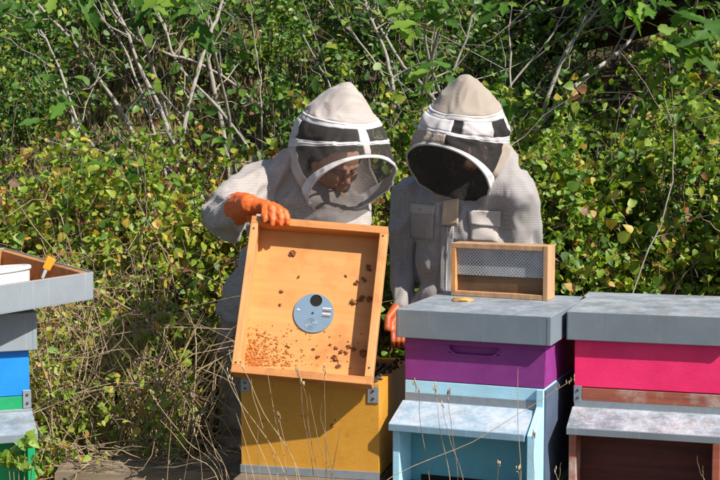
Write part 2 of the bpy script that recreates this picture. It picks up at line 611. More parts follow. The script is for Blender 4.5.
def hollow_box(name, r, z0, z1, mat, t=0.024, handle=False, side_mat=None):
    """four boards; finger-hold slot cut in the front one when asked"""
    x = HW
    o = bpy.data.objects.new(name, None)
    bm = bmesh.new()
    if handle:
        h0, h1, hx = z0 + 0.088, z0 + 0.112, 0.075
        bx(bm, -x, x, 0, t, z0, h0)
        bx(bm, -x, x, 0, t, h1, z1)
        bx(bm, -x, -hx, 0, t, h0, h1)
        bx(bm, hx, x, 0, t, h0, h1)
        bx(bm, -hx, hx, 0.013, t, h0, h1)
        bmesh.ops.remove_doubles(bm, verts=bm.verts, dist=0.0001)
    else:
        bx(bm, -x, x, 0, t, z0, z1)
    bx(bm, -x, x, HD - t, HD, z0, z1)
    bx(bm, -x, -x + t, t, HD - t, z0, z1)
    bx(bm, x - t, x, t, HD - t, z0, z1)
    ob = from_bm(name, bm, mat, r, bevel=0.0015)
    if handle:
        # slanted, rounded lower lip of the grip
        prof = [(-0.0035, z0 + 0.088), (0.012, z0 + 0.088), (0.012, z0 + 0.079), (-0.0035, z0 + 0.079)]
        bm2 = bmesh.new()
        pts = []
        for i in range(25):
            a = -1 + 2 * i / 24
            pts.append((a * 0.079, -0.001, z0 + 0.084 + 0.02 * abs(a) ** 6))
        bm2.free()
        tubes('grip_lip', [(pts, 0.0032)], mat, ob, sides=8)
    return ob


def corner_plate(r, x, z0, z1, y=0.0, w_=0.024):
    """galvanised corner fitting with screws"""
    p = box('corner_plate', (x - w_ / 2, x + w_ / 2, y - 0.004, y - 0.001, z0, z1), M['galv'], r, 0.001)
    for k in range(2):
        bm = bmesh.new()
        cyl(bm, (x, y - 0.005, z0 + (z1 - z0) * (0.27 + 0.46 * k)), 0.004, 0.003, 'Y', 10)
        from_bm('screw', bm, M['steel'], p)
    return p


def porch(r, zb, zf, out, mat, x=HW - 0.008, lip=0.022, z_fl=0.025, x0=None):
    x0 = -x if x0 is None else x0
    """sloping sheet-metal porch roof with flashing up the wall and a folded front lip"""
    t = 0.012
    prof = [(-0.003, zb), (-out, zf), (-out - 0.003, zf - 0.002), (-out - 0.003, zf - lip), (-out + 0.004, zf - lip), (-out + 0.004, zf - t), (-0.003, zb - t)]
    o = prism('porch_roof', prof, x0, x, mat, r, 0.0012)
    box('flashing', (max(x0, -HW + 0.001), x, -0.0035, -0.0005, zb - 0.002, zb + z_fl), M['galv'], o, 0.0008)
    return o


def cheek(r, sx, zt, zb, out, z_bot, mat, label=None, thick=0.022, zwall=None):
    x1 = sx * HW
    x0 = sx * (HW - thick)
    prof = [(-0.001, zwall or zt), (-0.014, (zwall or zt)), (-0.014, zt - 0.004), (-out, zb), (-out, z_bot), (-0.001, z_bot)]
    o = prism('porch_cheek', prof, min(x0, x1), max(x0, x1), mat, r, 0.002)
    if label:
        o['label'] = label
    return o


# purple / pale blue hive
hp = hive_root((0.5506, 4.0), HW + OV, -OV, math.radians(21), 'purple and pale blue beehive with grey metal roof carrying the small wooden box')
metal_roof(hp, 0.955, 1.04, M['tin_grey'])
hollow_box('super_box', hp, 0.8255, 0.975, M['purple'], handle=True)
hollow_box('brood_box', hp, 0.52, 0.8235, M['skyblue'])
box('shade_panel', (HW + 0.0005, HW + 0.006, -0.001, HD, 0.52, 0.82), M['side_shade'], hp, 0.001)  # thin dark sheet painting the shade onto the right side of the body
porch(hp, 0.762, 0.716, 0.130, M['tin_blue'], x=HW - 0.026, x0=-HW - 0.006)
cheek(hp, -1, 0.742, 0.694, 0.112, 0.52, M['skyblue'])
cheek(hp, 1, 0.775, 0.71, 0.118, 0.52, M['skyblue'], zwall=0.8235)
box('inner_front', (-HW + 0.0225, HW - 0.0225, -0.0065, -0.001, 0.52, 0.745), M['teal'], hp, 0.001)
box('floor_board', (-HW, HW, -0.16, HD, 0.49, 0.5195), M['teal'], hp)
box('entrance_slot', (-0.16, 0.16, -0.010, -0.0066, 0.522, 0.54), M['black'], hp, 0.0)

# crimson / red-brown hive
hr = hive_root((0.613, 4.12), -(HW + OV), -OV, math.radians(16.5), 'crimson beehive with dusty grey metal roof and stained porch, rightmost')
metal_roof(hr, 0.955, 1.04, M['tin_grey_b'])
hollow_box('super_box', hr, 0.812, 0.975, M['crimson'])
hollow_box('brood_box', hr, 0.51, 0.810, M['redwood'])
box('wall_strip', (-HW + 0.024, HW, -0.004, -0.001, 0.772, 0.8095), M['redstrip'], hr, 0.001)
corner_plate(hr, -HW + 0.011, 0.765, 0.815)
porch(hr, 0.752, 0.715, 0.125, M['tin_porch'], x=HW + 0.004)
cheek(hr, -1, 0.738, 0.695, 0.10, 0.51, M['redstrip'])
cheek(hr, 1, 0.738, 0.695, 0.10, 0.51, M['redstrip'])
box('floor_board', (-HW, HW, -0.16, HD, 0.48, 0.5095), M['redwood'], hr)

# blue / green hive at the left edge
hl = hive_root((-0.943, 4.05), HW + OV, -OV, math.radians(-20), 'blue and green beehive with grey roof at the left edge')
metal_roof(hl, 0.936, 1.047, M['tin_lid'])
hollow_box('super_box', hl, 0.800, 0.955, M['blue'])
hollow_box('brood_box', hl, 0.50, 0.798, M['green'])
corner_plate(hl, HW - 0.008, 0.762, 0.816)
porch(hl, 0.752, 0.715, 0.13, M['tin_grey'], x=HW + 0.006, lip=0.024, z_fl=0.008)
cheek(hl, -1, 0.738, 0.693, 0.11, 0.50, M['green'])
cheek(hl, 1, 0.738, 0.693, 0.11, 0.50, M['green'])
box('inner_front', (-HW + 0.0225, HW - 0.0225, -0.0065, -0.001, 0.5, 0.735), M['green'], hl, 0.001)
box('floor_board', (-HW, HW, -0.16, HD, 0.47, 0.4995), M['green'], hl)

# ochre hive, open
hy = hive_root((0.057, 4.10), HW, 0.0, math.radians(13), 'open ochre yellow beehive under the raised wooden lid')
hollow_box('brood_box', hy, 0.545, 0.826, M['ochre'], t=0.026)
p_ = corner_plate(hy, HW - 0.018, 0.768, 0.818, w_=0.034)
corner_plate(hy, -HW + 0.015, 0.785, 0.823, w_=0.028)
box('metal_strip', (-HW - 0.002, HW + 0.002, -0.006, -0.001, 0.535, 0.560), M['galv'], hy, 0.001)
box('floor_board', (-HW, HW, -0.08, HD, 0.505, 0.534), M['greywood'], hy)
for k in range(10):
    x = -HW + 0.047 + k * 0.0375
    f = box('frame', (x - 0.0125, x + 0.0125, 0.03, HD - 0.03, 0.795, 0.815), M['darkwood'], hy, 0.001)
    box('comb', (x - 0.011, x + 0.011, 0.045, HD - 0.045, 0.57, 0.7945), M['blackcomb'], f, 0.0)
bm = bmesh.new()
for k in range(80):
    side = random.random() < 0.45
    x = random.uniform(HW - 0.03, HW - 0.004) if side else random.uniform(-HW + 0.02, HW - 0.02)
    y = random.uniform(0.01, HD - 0.02)
    lump(bm, (x, y, 0.828 if side else 0.818), random.uniform(0.004, 0.010), 0.7, 1)
tag(from_bm('propolis_crumbs', bm, M['blackcomb'], hy), kind='stuff')
bm = bmesh.new()
for (px, py, s) in ((333, 425, .006), (302, 417, .004), (336, 419, .003), (258, 424, .004)):
    q = at(px, py, 4.14)
    lq = hy.matrix_basis.inverted() @ q
    lump(bm, (lq.x, -0.002, lq.z), s, 0.6, 1)
tag(from_bm('dirt_specks', bm, M['propolis'], hy), kind='stuff')


# stands under the hives: timber rails on blocks
def stand(r, ztop, label):
    s = empty('hive_stand', r.location, label, 'stand', None, r.rotation_euler)
    for k, y in enumerate((0.03, HD - 0.05)):
        box('rail', (-0.225, 0.225, y - 0.035, y + 0.035, ztop - 0.07, ztop - 0.0005), M['greywood'], s, 0.003)
    for sx in (-1, 1):
        for y in (0.03, HD - 0.05):
            box('block', (sx * 0.17 - 0.06, sx * 0.17 + 0.06, y - 0.06, y + 0.06, -0.03, ztop - 0.0705), M['concrete'], s, 0.004)


stand(hp, 0.49, 'timber stand on concrete blocks under the purple and pale blue hive')
stand(hr, 0.48, 'timber stand on concrete blocks under the crimson hive')
stand(hl, 0.47, 'timber stand on concrete blocks under the blue and green hive')
stand(hy, 0.505, 'timber stand on concrete blocks under the ochre yellow hive')

# weathered plank bridging left of the yellow hive
pk = empty('timber_plank', (-0.66, 4.42, 0.0), 'weathered timber plank lying low beside the ochre hive, strewn with dry twigs', 'plank', None, (0, 0, 0.05))
bm = bmesh.new()
n = 40
sec = [(-0.11, 0), (-0.106, 0.05), (0.0, 0.056), (0.106, 0.05), (0.11, 0)]
rows = []
for i in range(n + 1):
    x = -0.30 + 0.62 * i / n
    rows.append([bm.verts.new((x, y, 0.452 + z + 0.02 * noise.noise(Vector((x * 14, y * 30, z * 20))))) for y, z in sec])
for i in range(n):
    for j in range(len(sec) - 1):
        bm.faces.new((rows[i][j], rows[i + 1][j], rows[i + 1][j + 1], rows[i][j + 1]))
    bm.faces.new((rows[i][4], rows[i + 1][4], rows[i + 1][0], rows[i][0]))
bm.faces.new(rows[0])
bm.faces.new(rows[n][::-1])
bmesh.ops.recalc_face_normals(bm, faces=bm.faces)
from_bm('board', bm, M['greywood'], pk)
for x in (-0.22, 0.24):
    box('block', (x - 0.05, x + 0.05, -0.05, 0.05, -0.03, 0.44), M['concrete'], pk, 0.004)


# ------------------------------------------------------------------ the raised lid (inside seen)
BL, BR, TR = at(230.5, 372, 4.06), at(371.5, 385, 4.02), at(393.5, 227, 4.20)
ex = (BR - BL).normalized()
up = TR - BR
ez = (up - ex * up.dot(ex)).normalized()
en = ex.cross(ez)            # towards -camera? make it face the camera
if en.y > 0:
    en = -en
LW = (BR - BL).length
LH = up.dot(ez)
shear = up.dot(ex)
# local frame: x right, y away from the camera, z up the board
rot = Matrix((ex, -en, ez)).transposed().to_4x4()
lid = empty('hive_cover', BL, 'raised wooden hive lid showing its orange inside, tilted by the left beekeeper', 'hive lid')
lid.matrix_basis = Matrix.Translation(BL) @ rot
DP, RT = 0.062, 0.023
prism_x = lambda *a: None
box('rim_board', (0, LW, 0, DP, 0, RT), M['pine'], lid, 0.0015)
box('rim_board', (0, LW, 0, DP, LH - RT, LH), M['pine'], lid, 0.0015)
box('rim_board', (0, RT, 0, DP, RT, LH - RT), M['pine_v'], lid, 0.0015)
box('rim_board', (LW - RT, LW, 0, DP, RT, LH - RT), M['pine_v'], lid, 0.0015)
box('panel', (0, LW, DP + 0.0003, DP + 0.009, 0, LH), M['ply'], lid, 0.001)
yp = DP
# round entrance disc on the panel
inv = lid.matrix_basis.inverted()


def lidpt(px, py, y=yp):
    """lid-local (x, z) of the photo pixel on the plane y"""
    a = inv @ cam.location
    b = inv @ at(px, py, 4.3)
    t = (y - a.y) / (b.y - a.y)
    q = a + (b - a) * t
    return q.x, q.z


dx, dz = lidpt(313.7, 313.4)
bm = bmesh.new()
NS = 48
Rr = 0.0605
outer_f, outer_b = [], []
hx, hz = lidpt(316.2, 301)
hx -= dx
hz -= dz
hr_ = 0.0185
# annular mesh with an off-centre hole: loft ring->hole
ring_o = [Vector((Rr * math.cos(2 * math.pi * i / NS), 0, Rr * math.sin(2 * math.pi * i / NS))) for i in range(NS)]
ring_i = [Vector((hx + hr_ * math.cos(2 * math.pi * i / NS), 0, hz + hr_ * math.sin(2 * math.pi * i / NS))) for i in range(NS)]
vs = []
for lev, ringset in ((-0.0035, ring_o), (-0.0035, ring_i), (0.0, ring_i), (0.0, ring_o)):
    vs.append([bm.verts.new((dx + q.x, yp + lev - 0.0005, dz + q.z)) for q in ringset])
for k in range(4):
    a, b = vs[k], vs[(k + 1) % 4]
    for i in range(NS):
        j = (i + 1) % NS
        bm.faces.new((a[i], a[j], b[j], b[i]))
bmesh.ops.recalc_face_normals(bm, faces=bm.faces)
disc = from_bm('entrance_disc', bm, M['discblue'], lid)
bm = bmesh.new()
cyl(bm, (dx + hx, yp - 0.0008, dz + hz), hr_ * 1.02, 0.001, 'Y', 32)
from_bm('hole', bm, M['black'], disc)
for k in range(4):
    box('slot', (dx + 0.026, dx + 0.051, yp - 0.0049, yp - 0.0041, dz + 0.016 - k * 0.0085, dz + 0.0195 - k * 0.0085), M['propolis'] if k % 2 else M['white'], disc, 0.0)
tr = []
for rr in (0.007, 0.012, 0.017):
    tr.append(([(dx - 0.005 + rr * math.cos(t), yp - 0.0045, dz - 0.034 + rr * math.sin(t)) for t in np.linspace(0, 2 * math.pi, 26)], 0.0009))
tubes('embossed_ring', tr, M['galv'], disc, 5)
box('keyhole', (dx - 0.051, dx - 0.043, yp - 0.0056, yp - 0.004, dz + 0.004, dz + 0.009), M['white'], disc, 0.001)
bm = bmesh.new()
cyl(bm, (dx - 0.002, yp - 0.005, dz), 0.0035, 0.002, 'Y', 12)
from_bm('screw', bm, M['steel'], disc)
# wax crumbs thick at the lower left, propolis at the right
bm = bmesh.new()
for k in range(520):
    px = 246 + abs(random.gauss(0, 22))
    py = 366 - abs(random.gauss(0, 17))
    x, z = lidpt(px, py)
    if RT < x < LW - RT and RT < z:
        lump(bm, (x, yp - 0.001, z), min(0.006, 0.0016 * math.exp(random.gauss(0, 0.55))), 1.1, 1, (random.uniform(0.7, 1.6), 0.5, random.uniform(0.6, 1.3)))
for k in range(55):
    x, z = lidpt(random.uniform(250, 365), random.uniform(325, 370))
    if RT < x < LW - RT and RT < z:
        lump(bm, (x, yp - 0.001, z), random.uniform(0.001, 0.003), 0.7, 1, (1.3, 0.6, 1))
tag(from_bm('wax_crumbs', bm, M['wax'], lid), kind='stuff')
bm = bmesh.new()
for (px, py, s) in ((294, 254, 6), (298, 277, 2.5), (346, 276, 2.5), (357, 282, 4), (363, 279, 5), (356, 301, 6), (361, 299, 5), (370, 268, 6), (281, 291, 3), (280, 305, 2),
                    (353, 349, 4), (349, 347, 3), (341, 352, 3.5), (346, 353, 3), (362, 353, 6), (335, 358, 5), (338, 365, 4), (336, 349, 3), (372, 300, 7), (368, 352, 5), (318, 357, 3), (313, 349, 2.5), (288, 347, 3), (330, 345, 2)):
    x, z = lidpt(px, py)
    for q in range(3):
        lump(bm, (min(x, LW - RT - 0.004) + random.uniform(-1, 1) * s * 0.0014, yp - 0.002, z + random.uniform(-1, 1) * s * 0.0014), s * 0.00105 * random.uniform(0.6, 1.2), 1.1, 2, (1.3, 0.8, 0.9))
tag(from_bm('propolis_lumps', bm, M['propolis'], lid), kind='stuff')
bm = bmesh.new()
for rr in (0.0,):
    for (x0, z0) in ((0.012, 0.03), (0.012, LH - 0.04), (LW - 0.012, 0.05), (LW - 0.012, LH - 0.03)):
        cyl(bm, (x0, -0.0006, z0), 0.003, 0.002, 'Y', 10)
tag(from_bm('nail_heads', bm, M['steel'], lid), kind='stuff')


# ------------------------------------------------------------------ upturned lid on the left hive with feeder and tool
ul = empty('upturned_hive_cover', (0, 0, 0), 'upturned grey metal hive lid lying on the blue and green hive, wooden inside up', 'hive lid')
a_ = Vector((-0.69, -0.72, -0.045)).normalized()      # along the near face, to the left
b0 = Vector((-0.70, 0.69, 0.09))
b_ = (b0 - a_ * b0.dot(a_)).normalized()
c_ = b_.cross(a_)
if c_.z < 0:
    c_ = -c_
corner = Vector((-0.786, 4.10, 1.079))
ul.matrix_basis = Matrix.Translation(corner) @ Matrix((a_, b_, c_)).transposed().to_4x4()
UL, UH = 0.476, 0.082


def shell(name, L, H, t, z0, mat, inset=0.0):
    bm = bmesh.new()
    i = inset
    bx(bm, i, L - i, i, i + t, z0, H)
    bx(bm, i, L - i, L - i - t, L - i, z0, H)
    bx(bm, i, i + t, i + t, L - i - t, z0, H)
    bx(bm, L - i - t, L - i, i + t, L - i - t, z0, H)
    return bm


bm = shell('skirt', UL, UH, 0.003, 0.0025, None)
bx(bm, 0, UL, 0, UL, 0.0, 0.0024)
sk = from_bm('metal_cover', bm, M['tin_lid'], ul, bevel=0.0012)
wc = from_bm('wooden_rim', shell('w', UL, UH - 0.004, 0.022, 0.003, None, 0.0032), M['oldpine'], ul, bevel=0.0012)
box('inner_panel', (0.0256, UL - 0.0256, 0.0256, UL - 0.0256, 0.0028, 0.013), M['oldpine'], ul, 0.001)
# feeder tub
tubp = ul.matrix_basis @ Vector((0.262, 0.225, -0.006))
fd = empty('feeder_tub', tubp, 'round white plastic feeder tub sitting inside the upturned lid', 'feeder')
fd.rotation_euler = ul.matrix_basis.to_euler()
bm = bmesh.new()
prof = [(0.0, 0.02), (0.155, 0.02), (0.163, 0.024), (0.168, 0.074), (0.173, 0.075), (0.173, 0.082), (0.170, 0.085), (0.160, 0.085), (0.158, 0.083), (0.0, 0.084)]
rings = []
for r_, z_ in prof:
    rings.append([bm.verts.new((r_ * math.cos(2 * math.pi * i / 56), r_ * math.sin(2 * math.pi * i / 56), z_)) for i in range(56)])
for a, b in zip(rings, rings[1:]):
    for i in range(56):
        j = (i + 1) % 56
        bm.faces.new((a[i], a[j], b[j], b[i]))
bmesh.ops.remove_doubles(bm, verts=bm.verts, dist=0.0002)
bmesh.ops.recalc_face_normals(bm, faces=bm.faces)
from_bm('tub', bm, M['white'], fd, bevel=0.001)
bm = bmesh.new()
cyl(bm, (0, 0, 0.088), 0.02, 0.01, 'Z', 24)
from_bm('cap', bm, M['white'], fd, bevel=0.002)
# hive tool leaning in the corner
tA = at(42, 279, 4.165)
tB = at(46, 269.5, 4.18)
tC = at(52, 257.5, 4.185)
tl = empty('hive_tool', tA, 'orange handled hive tool leaning against the wooden wall of the upturned lid', 'hive tool')
for nm, s0, s1, mt, wd in (('blade', tA, tB, M['steel'], 0.007), ('handle', tB, tC, M['orangeplastic'], 0.015)):
    d = (s1 - s0).normalized()
    sd = Vector((0.75, 0.5, 0.1))
    sd = (sd - d * sd.dot(d)).normalized()
    nn = d.cross(sd)
    bm = bmesh.new()
    vv = []
    for e, k in ((s0, 0.85), (s1, 1.0)):
        for sa, sb in ((-1, -1), (1, -1), (1, 1), (-1, 1)):
            vv.append(bm.verts.new(e - tA + sd * sa * wd * k + nn * sb * 0.0025))
    for f in ((0, 1, 2, 3), (7, 6, 5, 4), (0, 4, 5, 1), (1, 5, 6, 2), (2, 6, 7, 3), (3, 7, 4, 0)):
        bm.faces.new([vv[i] for i in f])
    bmesh.ops.recalc_face_normals(bm, faces=bm.faces)
    from_bm(nm, bm, mt, tl, bevel=0.002)

# ------------------------------------------------------------------ small wooden box with perforated plate on the purple hive
ps = math.radians(25)
br = at(547.5, 300.7, 4.36)
br.z = 1.0408
wb = empty('wooden_box', br, 'small upright wooden box with a perforated metal plate, on the purple hive roof', 'wooden box', None, (0, 0, -ps))
BWd, BH, BD = 0.325, 0.171, 0.075
t = 0.016
box('frame_board', (-BWd, -t, 0, BD, BH - t, BH), M['boxwood'], wb, 0.0015)
box('frame_board', (-BWd, -t, 0, BD, 0, t), M['boxwood'], wb, 0.0015)
box('frame_board', (-BWd, -BWd + t, 0.0, BD, t, BH - t), M['pine_v'], wb, 0.0015)
box('frame_board', (-t + 0.0004, 0, -0.001, BD + 0.001, -0.0002, BH + 0.001), M['boxwood'], wb, 0.0015)
box('bottom_board', (-BWd + t + 0.0005, -t - 0.0005, 0.020, 0.032, t + 0.0005, t + 0.052), M['darkwood'], wb, 0.001)
m, nt, p = new_mat('perforated_steel')
co = coords(nt, (1, 1, 1))
sx = nt.nodes.new('ShaderNodeSeparateXYZ')
lk(nt, co, sx.inputs[0])
cb = nt.nodes.new('ShaderNodeCombineXYZ')
lk(nt, sx.outputs[0], cb.inputs[0])
lk(nt, sx.outputs[2], cb.inputs[1])
mp = nt.nodes.new('ShaderNodeMapping')
mp.inputs['Rotation'].default_value = (0, 0, math.radians(45))
lk(nt, cb.outputs[0], mp.inputs[0])
v = nt.nodes.new('ShaderNodeTexVoronoi')
v.voronoi_dimensions = '2D'
v.inputs['Scale'].default_value = 1 / 0.0078
v.inputs['Randomness'].default_value = 0.0
lk(nt, mp.outputs[0], v.inputs['Vector'])
d = ramp(nt, v.outputs['Distance'], [(0.27, BW[0]), (0.34, BW[1])])
worn = ramp(nt, nz(nt, coords(nt), 11, 4, 0.6), [(0.36, (0.55,) * 3), (0.6, (0, 0, 0))])
base = mix(nt, nz(nt, coords(nt), 30, 4), (0.30, 0.31, 0.32), (0.47, 0.48, 0.49))
d2 = mix(nt, worn, d, (1, 1, 1))
lk(nt, mix(nt, d2, (0.03, 0.03, 0.03), base), p.inputs['Base Color'])
p.inputs['Metallic'].default_value = 0.25
p.inputs['Roughness'].default_value = 0.5
bump(nt, p, d, 0.5, 0.002)
box('perforated_plate', (-BWd + t + 0.0005, -t - 0.0005, 0.014, 0.0162, t + 0.0525, BH - t - 0.0005), m, wb, 0.0)
# lump of wax on the roof
wx = at(462, 298.5, 4.35)
wx.z = 1.0405
bm = bmesh.new()
lump(bm, (0, 0, 0.005), 0.03, 0.5, 3, (1.05, 0.5, 0.26))
wo = from_bm('wax_lump', bm, M['orangeplastic'], None, smooth=True)
wo.data.materials.clear()
wo.data.materials.append(plain('ochre_wax', (0.5, 0.27, 0.08), 0.7, 0, 0.4, 60))
wo.location = wx
wo.rotation_euler = (0, 0, -0.2)
tag(wo, 'flat ochre lump of wax lying on the purple hive roof left of the box', 'wax')


# ------------------------------------------------------------------ people
def cap(bm, p0, r0, p1=None, r1=None, sub=2):
    p0 = Vector(p0)
    vs = []
    m0 = Matrix.Translation(p0)
    tmp = bmesh.new()
    bmesh.ops.create_icosphere(tmp, subdivisions=sub, radius=r0, matrix=m0)
    if p1 is not None:
        bmesh.ops.create_icosphere(tmp, subdivisions=sub, radius=r1, matrix=Matrix.Translation(Vector(p1)))
        r = bmesh.ops.convex_hull(tmp, input=tmp.verts)
        kill = [e for e in r['geom_interior'] if isinstance(e, bmesh.types.BMVert)]
        bmesh.ops.delete(tmp, geom=kill, context='VERTS')
        loose = [v for v in tmp.verts if not v.link_faces]
        bmesh.ops.delete(tmp, geom=loose, context='VERTS')
    me = bpy.data.meshes.new('t')
    tmp.to_mesh(me)
    tmp.free()
    bm.from_mesh(me)
    bpy.data.meshes.remove(me)


def chain(bm, pts):
    for (a, ra), (b, rb) in zip(pts, pts[1:]):
        cap(bm, a, ra, b, rb)


def ell(bm, c, ax, sub=3):
    """ellipsoid: centre, three semi-axis vectors"""
    g = bmesh.ops.create_icosphere(bm, subdivisions=sub, radius=1)
    X, Y, Z = (Vector(v) for v in ax)
    for v in g['verts']:
        q = v.co.copy()
        v.co = Vector(c) + X * q.x + Y * q.y + Z * q.z


def fuse(name, bm, voxel, mat, parent, smooth_n=3, wr=0.0, wscale=(7, 7, 13), seed=0.0, wr2=0.0):
    """melt overlapping shapes into one continuous skin, then crease it like cloth"""
    me = bpy.data.meshes.new('tmp')
    bm.to_mesh(me)
    bm.free()
    o = bpy.data.objects.new('tmp', me)
    C.objects.link(o)
    rm = o.modifiers.new('r', 'REMESH')
    rm.mode = 'VOXEL'
    rm.voxel_size = voxel
    dg = bpy.context.evaluated_depsgraph_get()
    dg.update()
    me2 = bpy.data.meshes.new_from_object(o.evaluated_get(dg))
    bpy.data.objects.remove(o)
    b2 = bmesh.new()
    b2.from_mesh(me2)
    for _ in range(smooth_n):
        bmesh.ops.smooth_vert(b2, verts=b2.verts, factor=0.5, use_axis_x=True, use_axis_y=True, use_axis_z=True)
    b2.normal_update()
    if wr:
        sh = Vector((seed, seed * 2, seed * 3))
        for v in b2.verts:
            q = Vector((v.co.x * wscale[0], v.co.y * wscale[1], v.co.z * wscale[2]))
            q += sh
            wv = Vector((noise.noise(q * 0.5), noise.noise(q * 0.5 + Vector((9, 3, 1))), noise.noise(q * 0.5 + Vector((4, 8, 2)))))
            n1 = noise.noise(q + wv * 1.6)
            ridge = max(-0.5, 1 - abs(n1) * 3.4) - 0.2
            q2 = q * 2.3 + Vector((5, 5, 5)) + wv
            ridge2 = max(-0.4, 1 - abs(noise.noise(q2)) * 3.2) - 0.2
            v.co += v.normal * (wr * ridge + wr2 * ridge2 + wr * 0.6 * noise.noise(q * 0.35))
    me3 = bpy.data.meshes.new(name)
    b2.to_mesh(me3)
    b2.free()
    me3.materials.append(mat)
    me3.polygons.foreach_set('use_smooth', [True] * len(me3.polygons))
    ob = bpy.data.objects.new(name, me3)
    C.objects.link(ob)
    ob.parent = parent
    ob['voxel_made'] = 0
    del ob['voxel_made']
    return ob


class Head:
    def __init__(s, H, f, roll):
        s.H = Vector(H)
        s.f = Vector(f).normalized()
        u = Vector((0, 0, 1))
        u = (u - s.f * u.dot(s.f)).normalized()
        r = s.f.cross(u)
        q = Matrix.Rotation(roll, 3, s.f)
        s.u = q @ u
        s.r = q @ r

    def p(s, x, y, z):
        return s.H + s.r * x + s.f * y + s.u * z


KEYS = [  # s, back (y,z), front (y,z), half width
    (0.00, (-0.0405, 0.276), (-0.0400, 0.276), 0.0004),
    (0.03, (-0.062, 0.270), (-0.018, 0.271), 0.021),
    (0.10, (-0.092, 0.240), (0.008, 0.250), 0.047),
    (0.20, (-0.122, 0.195), (0.040, 0.225), 0.079),
    (0.36, (-0.152, 0.125), (0.084, 0.193), 0.121),
    (0.50, (-0.160, 0.070), (0.118, 0.176), 0.146),
    (0.62, (-0.157, 0.010), (0.142, 0.160), 0.157),
    (0.74, (-0.142, -0.045), (0.157, 0.150), 0.162),
    (0.88, (-0.065, -0.115), (0.168, 0.140), 0.164),
    (1.00, (0.095, -0.150), (0.176, 0.122), 0.160),
]


def hood_point(h, s, t, keys=KEYS, puff=0.0):
    for a, b in zip(keys, keys[1:]):
        if s <= b[0] + 1e-9:
            break
    k = (s - a[0]) / (b[0] - a[0])
    k = max(0, min(1, k))
    B = [a[1][i] * (1 - k) + b[1][i] * k for i in (0, 1)]
    F = [a[2][i] * (1 - k) + b[2][i] * k for i in (0, 1)]
    aw = a[3] * (1 - k) + b[3] * k
    cy, cz = (B[0] + F[0]) / 2, (B[1] + F[1]) / 2
    dy, dz = (F[0] - B[0]) / 2, (F[1] - B[1]) / 2
    st = math.sin(t)
    ct = math.cos(t)
    x = aw * math.copysign(abs(ct) ** 0.92, ct)
    q = Vector((x, cy + dy * st, cz + dz * st))
    if puff:
        n_ = Vector((q.x, q.y - 0.0, q.z)).normalized()
        o_ = Vector((h.H.x * 40, h.H.y * 10, 0))
        wq = Vector((q.x * 7, q.y * 7, q.z * 7)) + o_
        wv = Vector((noise.noise(wq), noise.noise(wq + Vector((7, 1, 3))), 0)) * 1.3
        e = noise.noise(Vector((q.x * 9, q.y * 9, q.z * 14)) + o_ + wv) * 1.5
        e2 = max(-0.6, 1 - 4.0 * abs(noise.noise(Vector((q.x * 8, q.y * 12, q.z * 15)) + o_ + wv * 1.5))) * (0.5 + 1.1 * min(1, max(0, s)))
        fade_ = 1 - 0.55 * max(0.0, min(1.0, (s - 0.8) / 0.15))
        q = q + n_ * (puff * e + puff * 0.9 * e2) * fade_
    return h.p(*q)


def hood_patch(name, h, s0, s1, t0, t1, mat, parent, keys=KEYS, ns=8, ntt=60, puff=0.005, thick=0.0018, off=0.0):
    ntt = max(4, int(ntt * (t1 - t0) / (2 * math.pi)))
    full = abs((t1 - t0) - 2 * math.pi) < 1e-6
    V, F = [], []
    for i in range(ns + 1):
        s = s0 + (s1 - s0) * i / ns
        for j in range(ntt + 1):
            t = t0 + (t1 - t0) * j / ntt
            V.append(hood_point(h, s, t, keys, puff))
    for i in range(ns):
        for j in range(ntt):
            a = i * (ntt + 1) + j
            F.append((a, a + 1, a + ntt + 2, a + ntt + 1))
    o = mesh_obj(name, V, F, mat, parent, smooth=True)
    if full:
        w_ = o.modifiers.new('weld', 'WELD')
        w_.merge_threshold = 0.0004
    if thick:
        so = o.modifiers.new('thick', 'SOLIDIFY')
        so.thickness = thick
        so.offset = 0
    return o


def hood_pipe(name, h, s, mat, parent, r=0.005, keys=KEYS, puff=0.006):
    pts = [hood_point(h, s, t, keys, puff) for t in np.linspace(0, 2 * math.pi, 73)]
    return tubes(name, [(pts, r)], mat, parent, 8)


def veil(h, mat, parent, keys=KEYS, bulge=0.05):
    _, B, F, a = keys[-1]
    c = h.p(0, (B[0] + F[0]) / 2, (B[1] + F[1]) / 2)
    rim = [hood_point(h, 1.0, t, keys, 0.006) for t in np.linspace(0, 2 * math.pi, 65)[:-1]]
    nrm = (rim[0] - c).cross(rim[16] - c).normalized()
    if nrm.dot(h.f) < 0:
        nrm = -nrm
    V = [c + nrm * bulge]
    Fc = []
    NR = 10
    for k in range(1, NR + 1):
        rho = k / NR
        for q in rim:
            V.append(c + (q - c) * rho + nrm * bulge * (1 - rho ** 2))
    n = 64
    for j in range(n):
        Fc.append((0, 1 + j, 1 + (j + 1) % n))
    for k in range(NR - 1):
        for j in range(n):
            a0 = 1 + k * n + j
            a1 = 1 + k * n + (j + 1) % n
            Fc.append((a0, a0 + n, a1 + n, a1))
    return mesh_obj('veil', V, Fc, mat, parent, smooth=True)


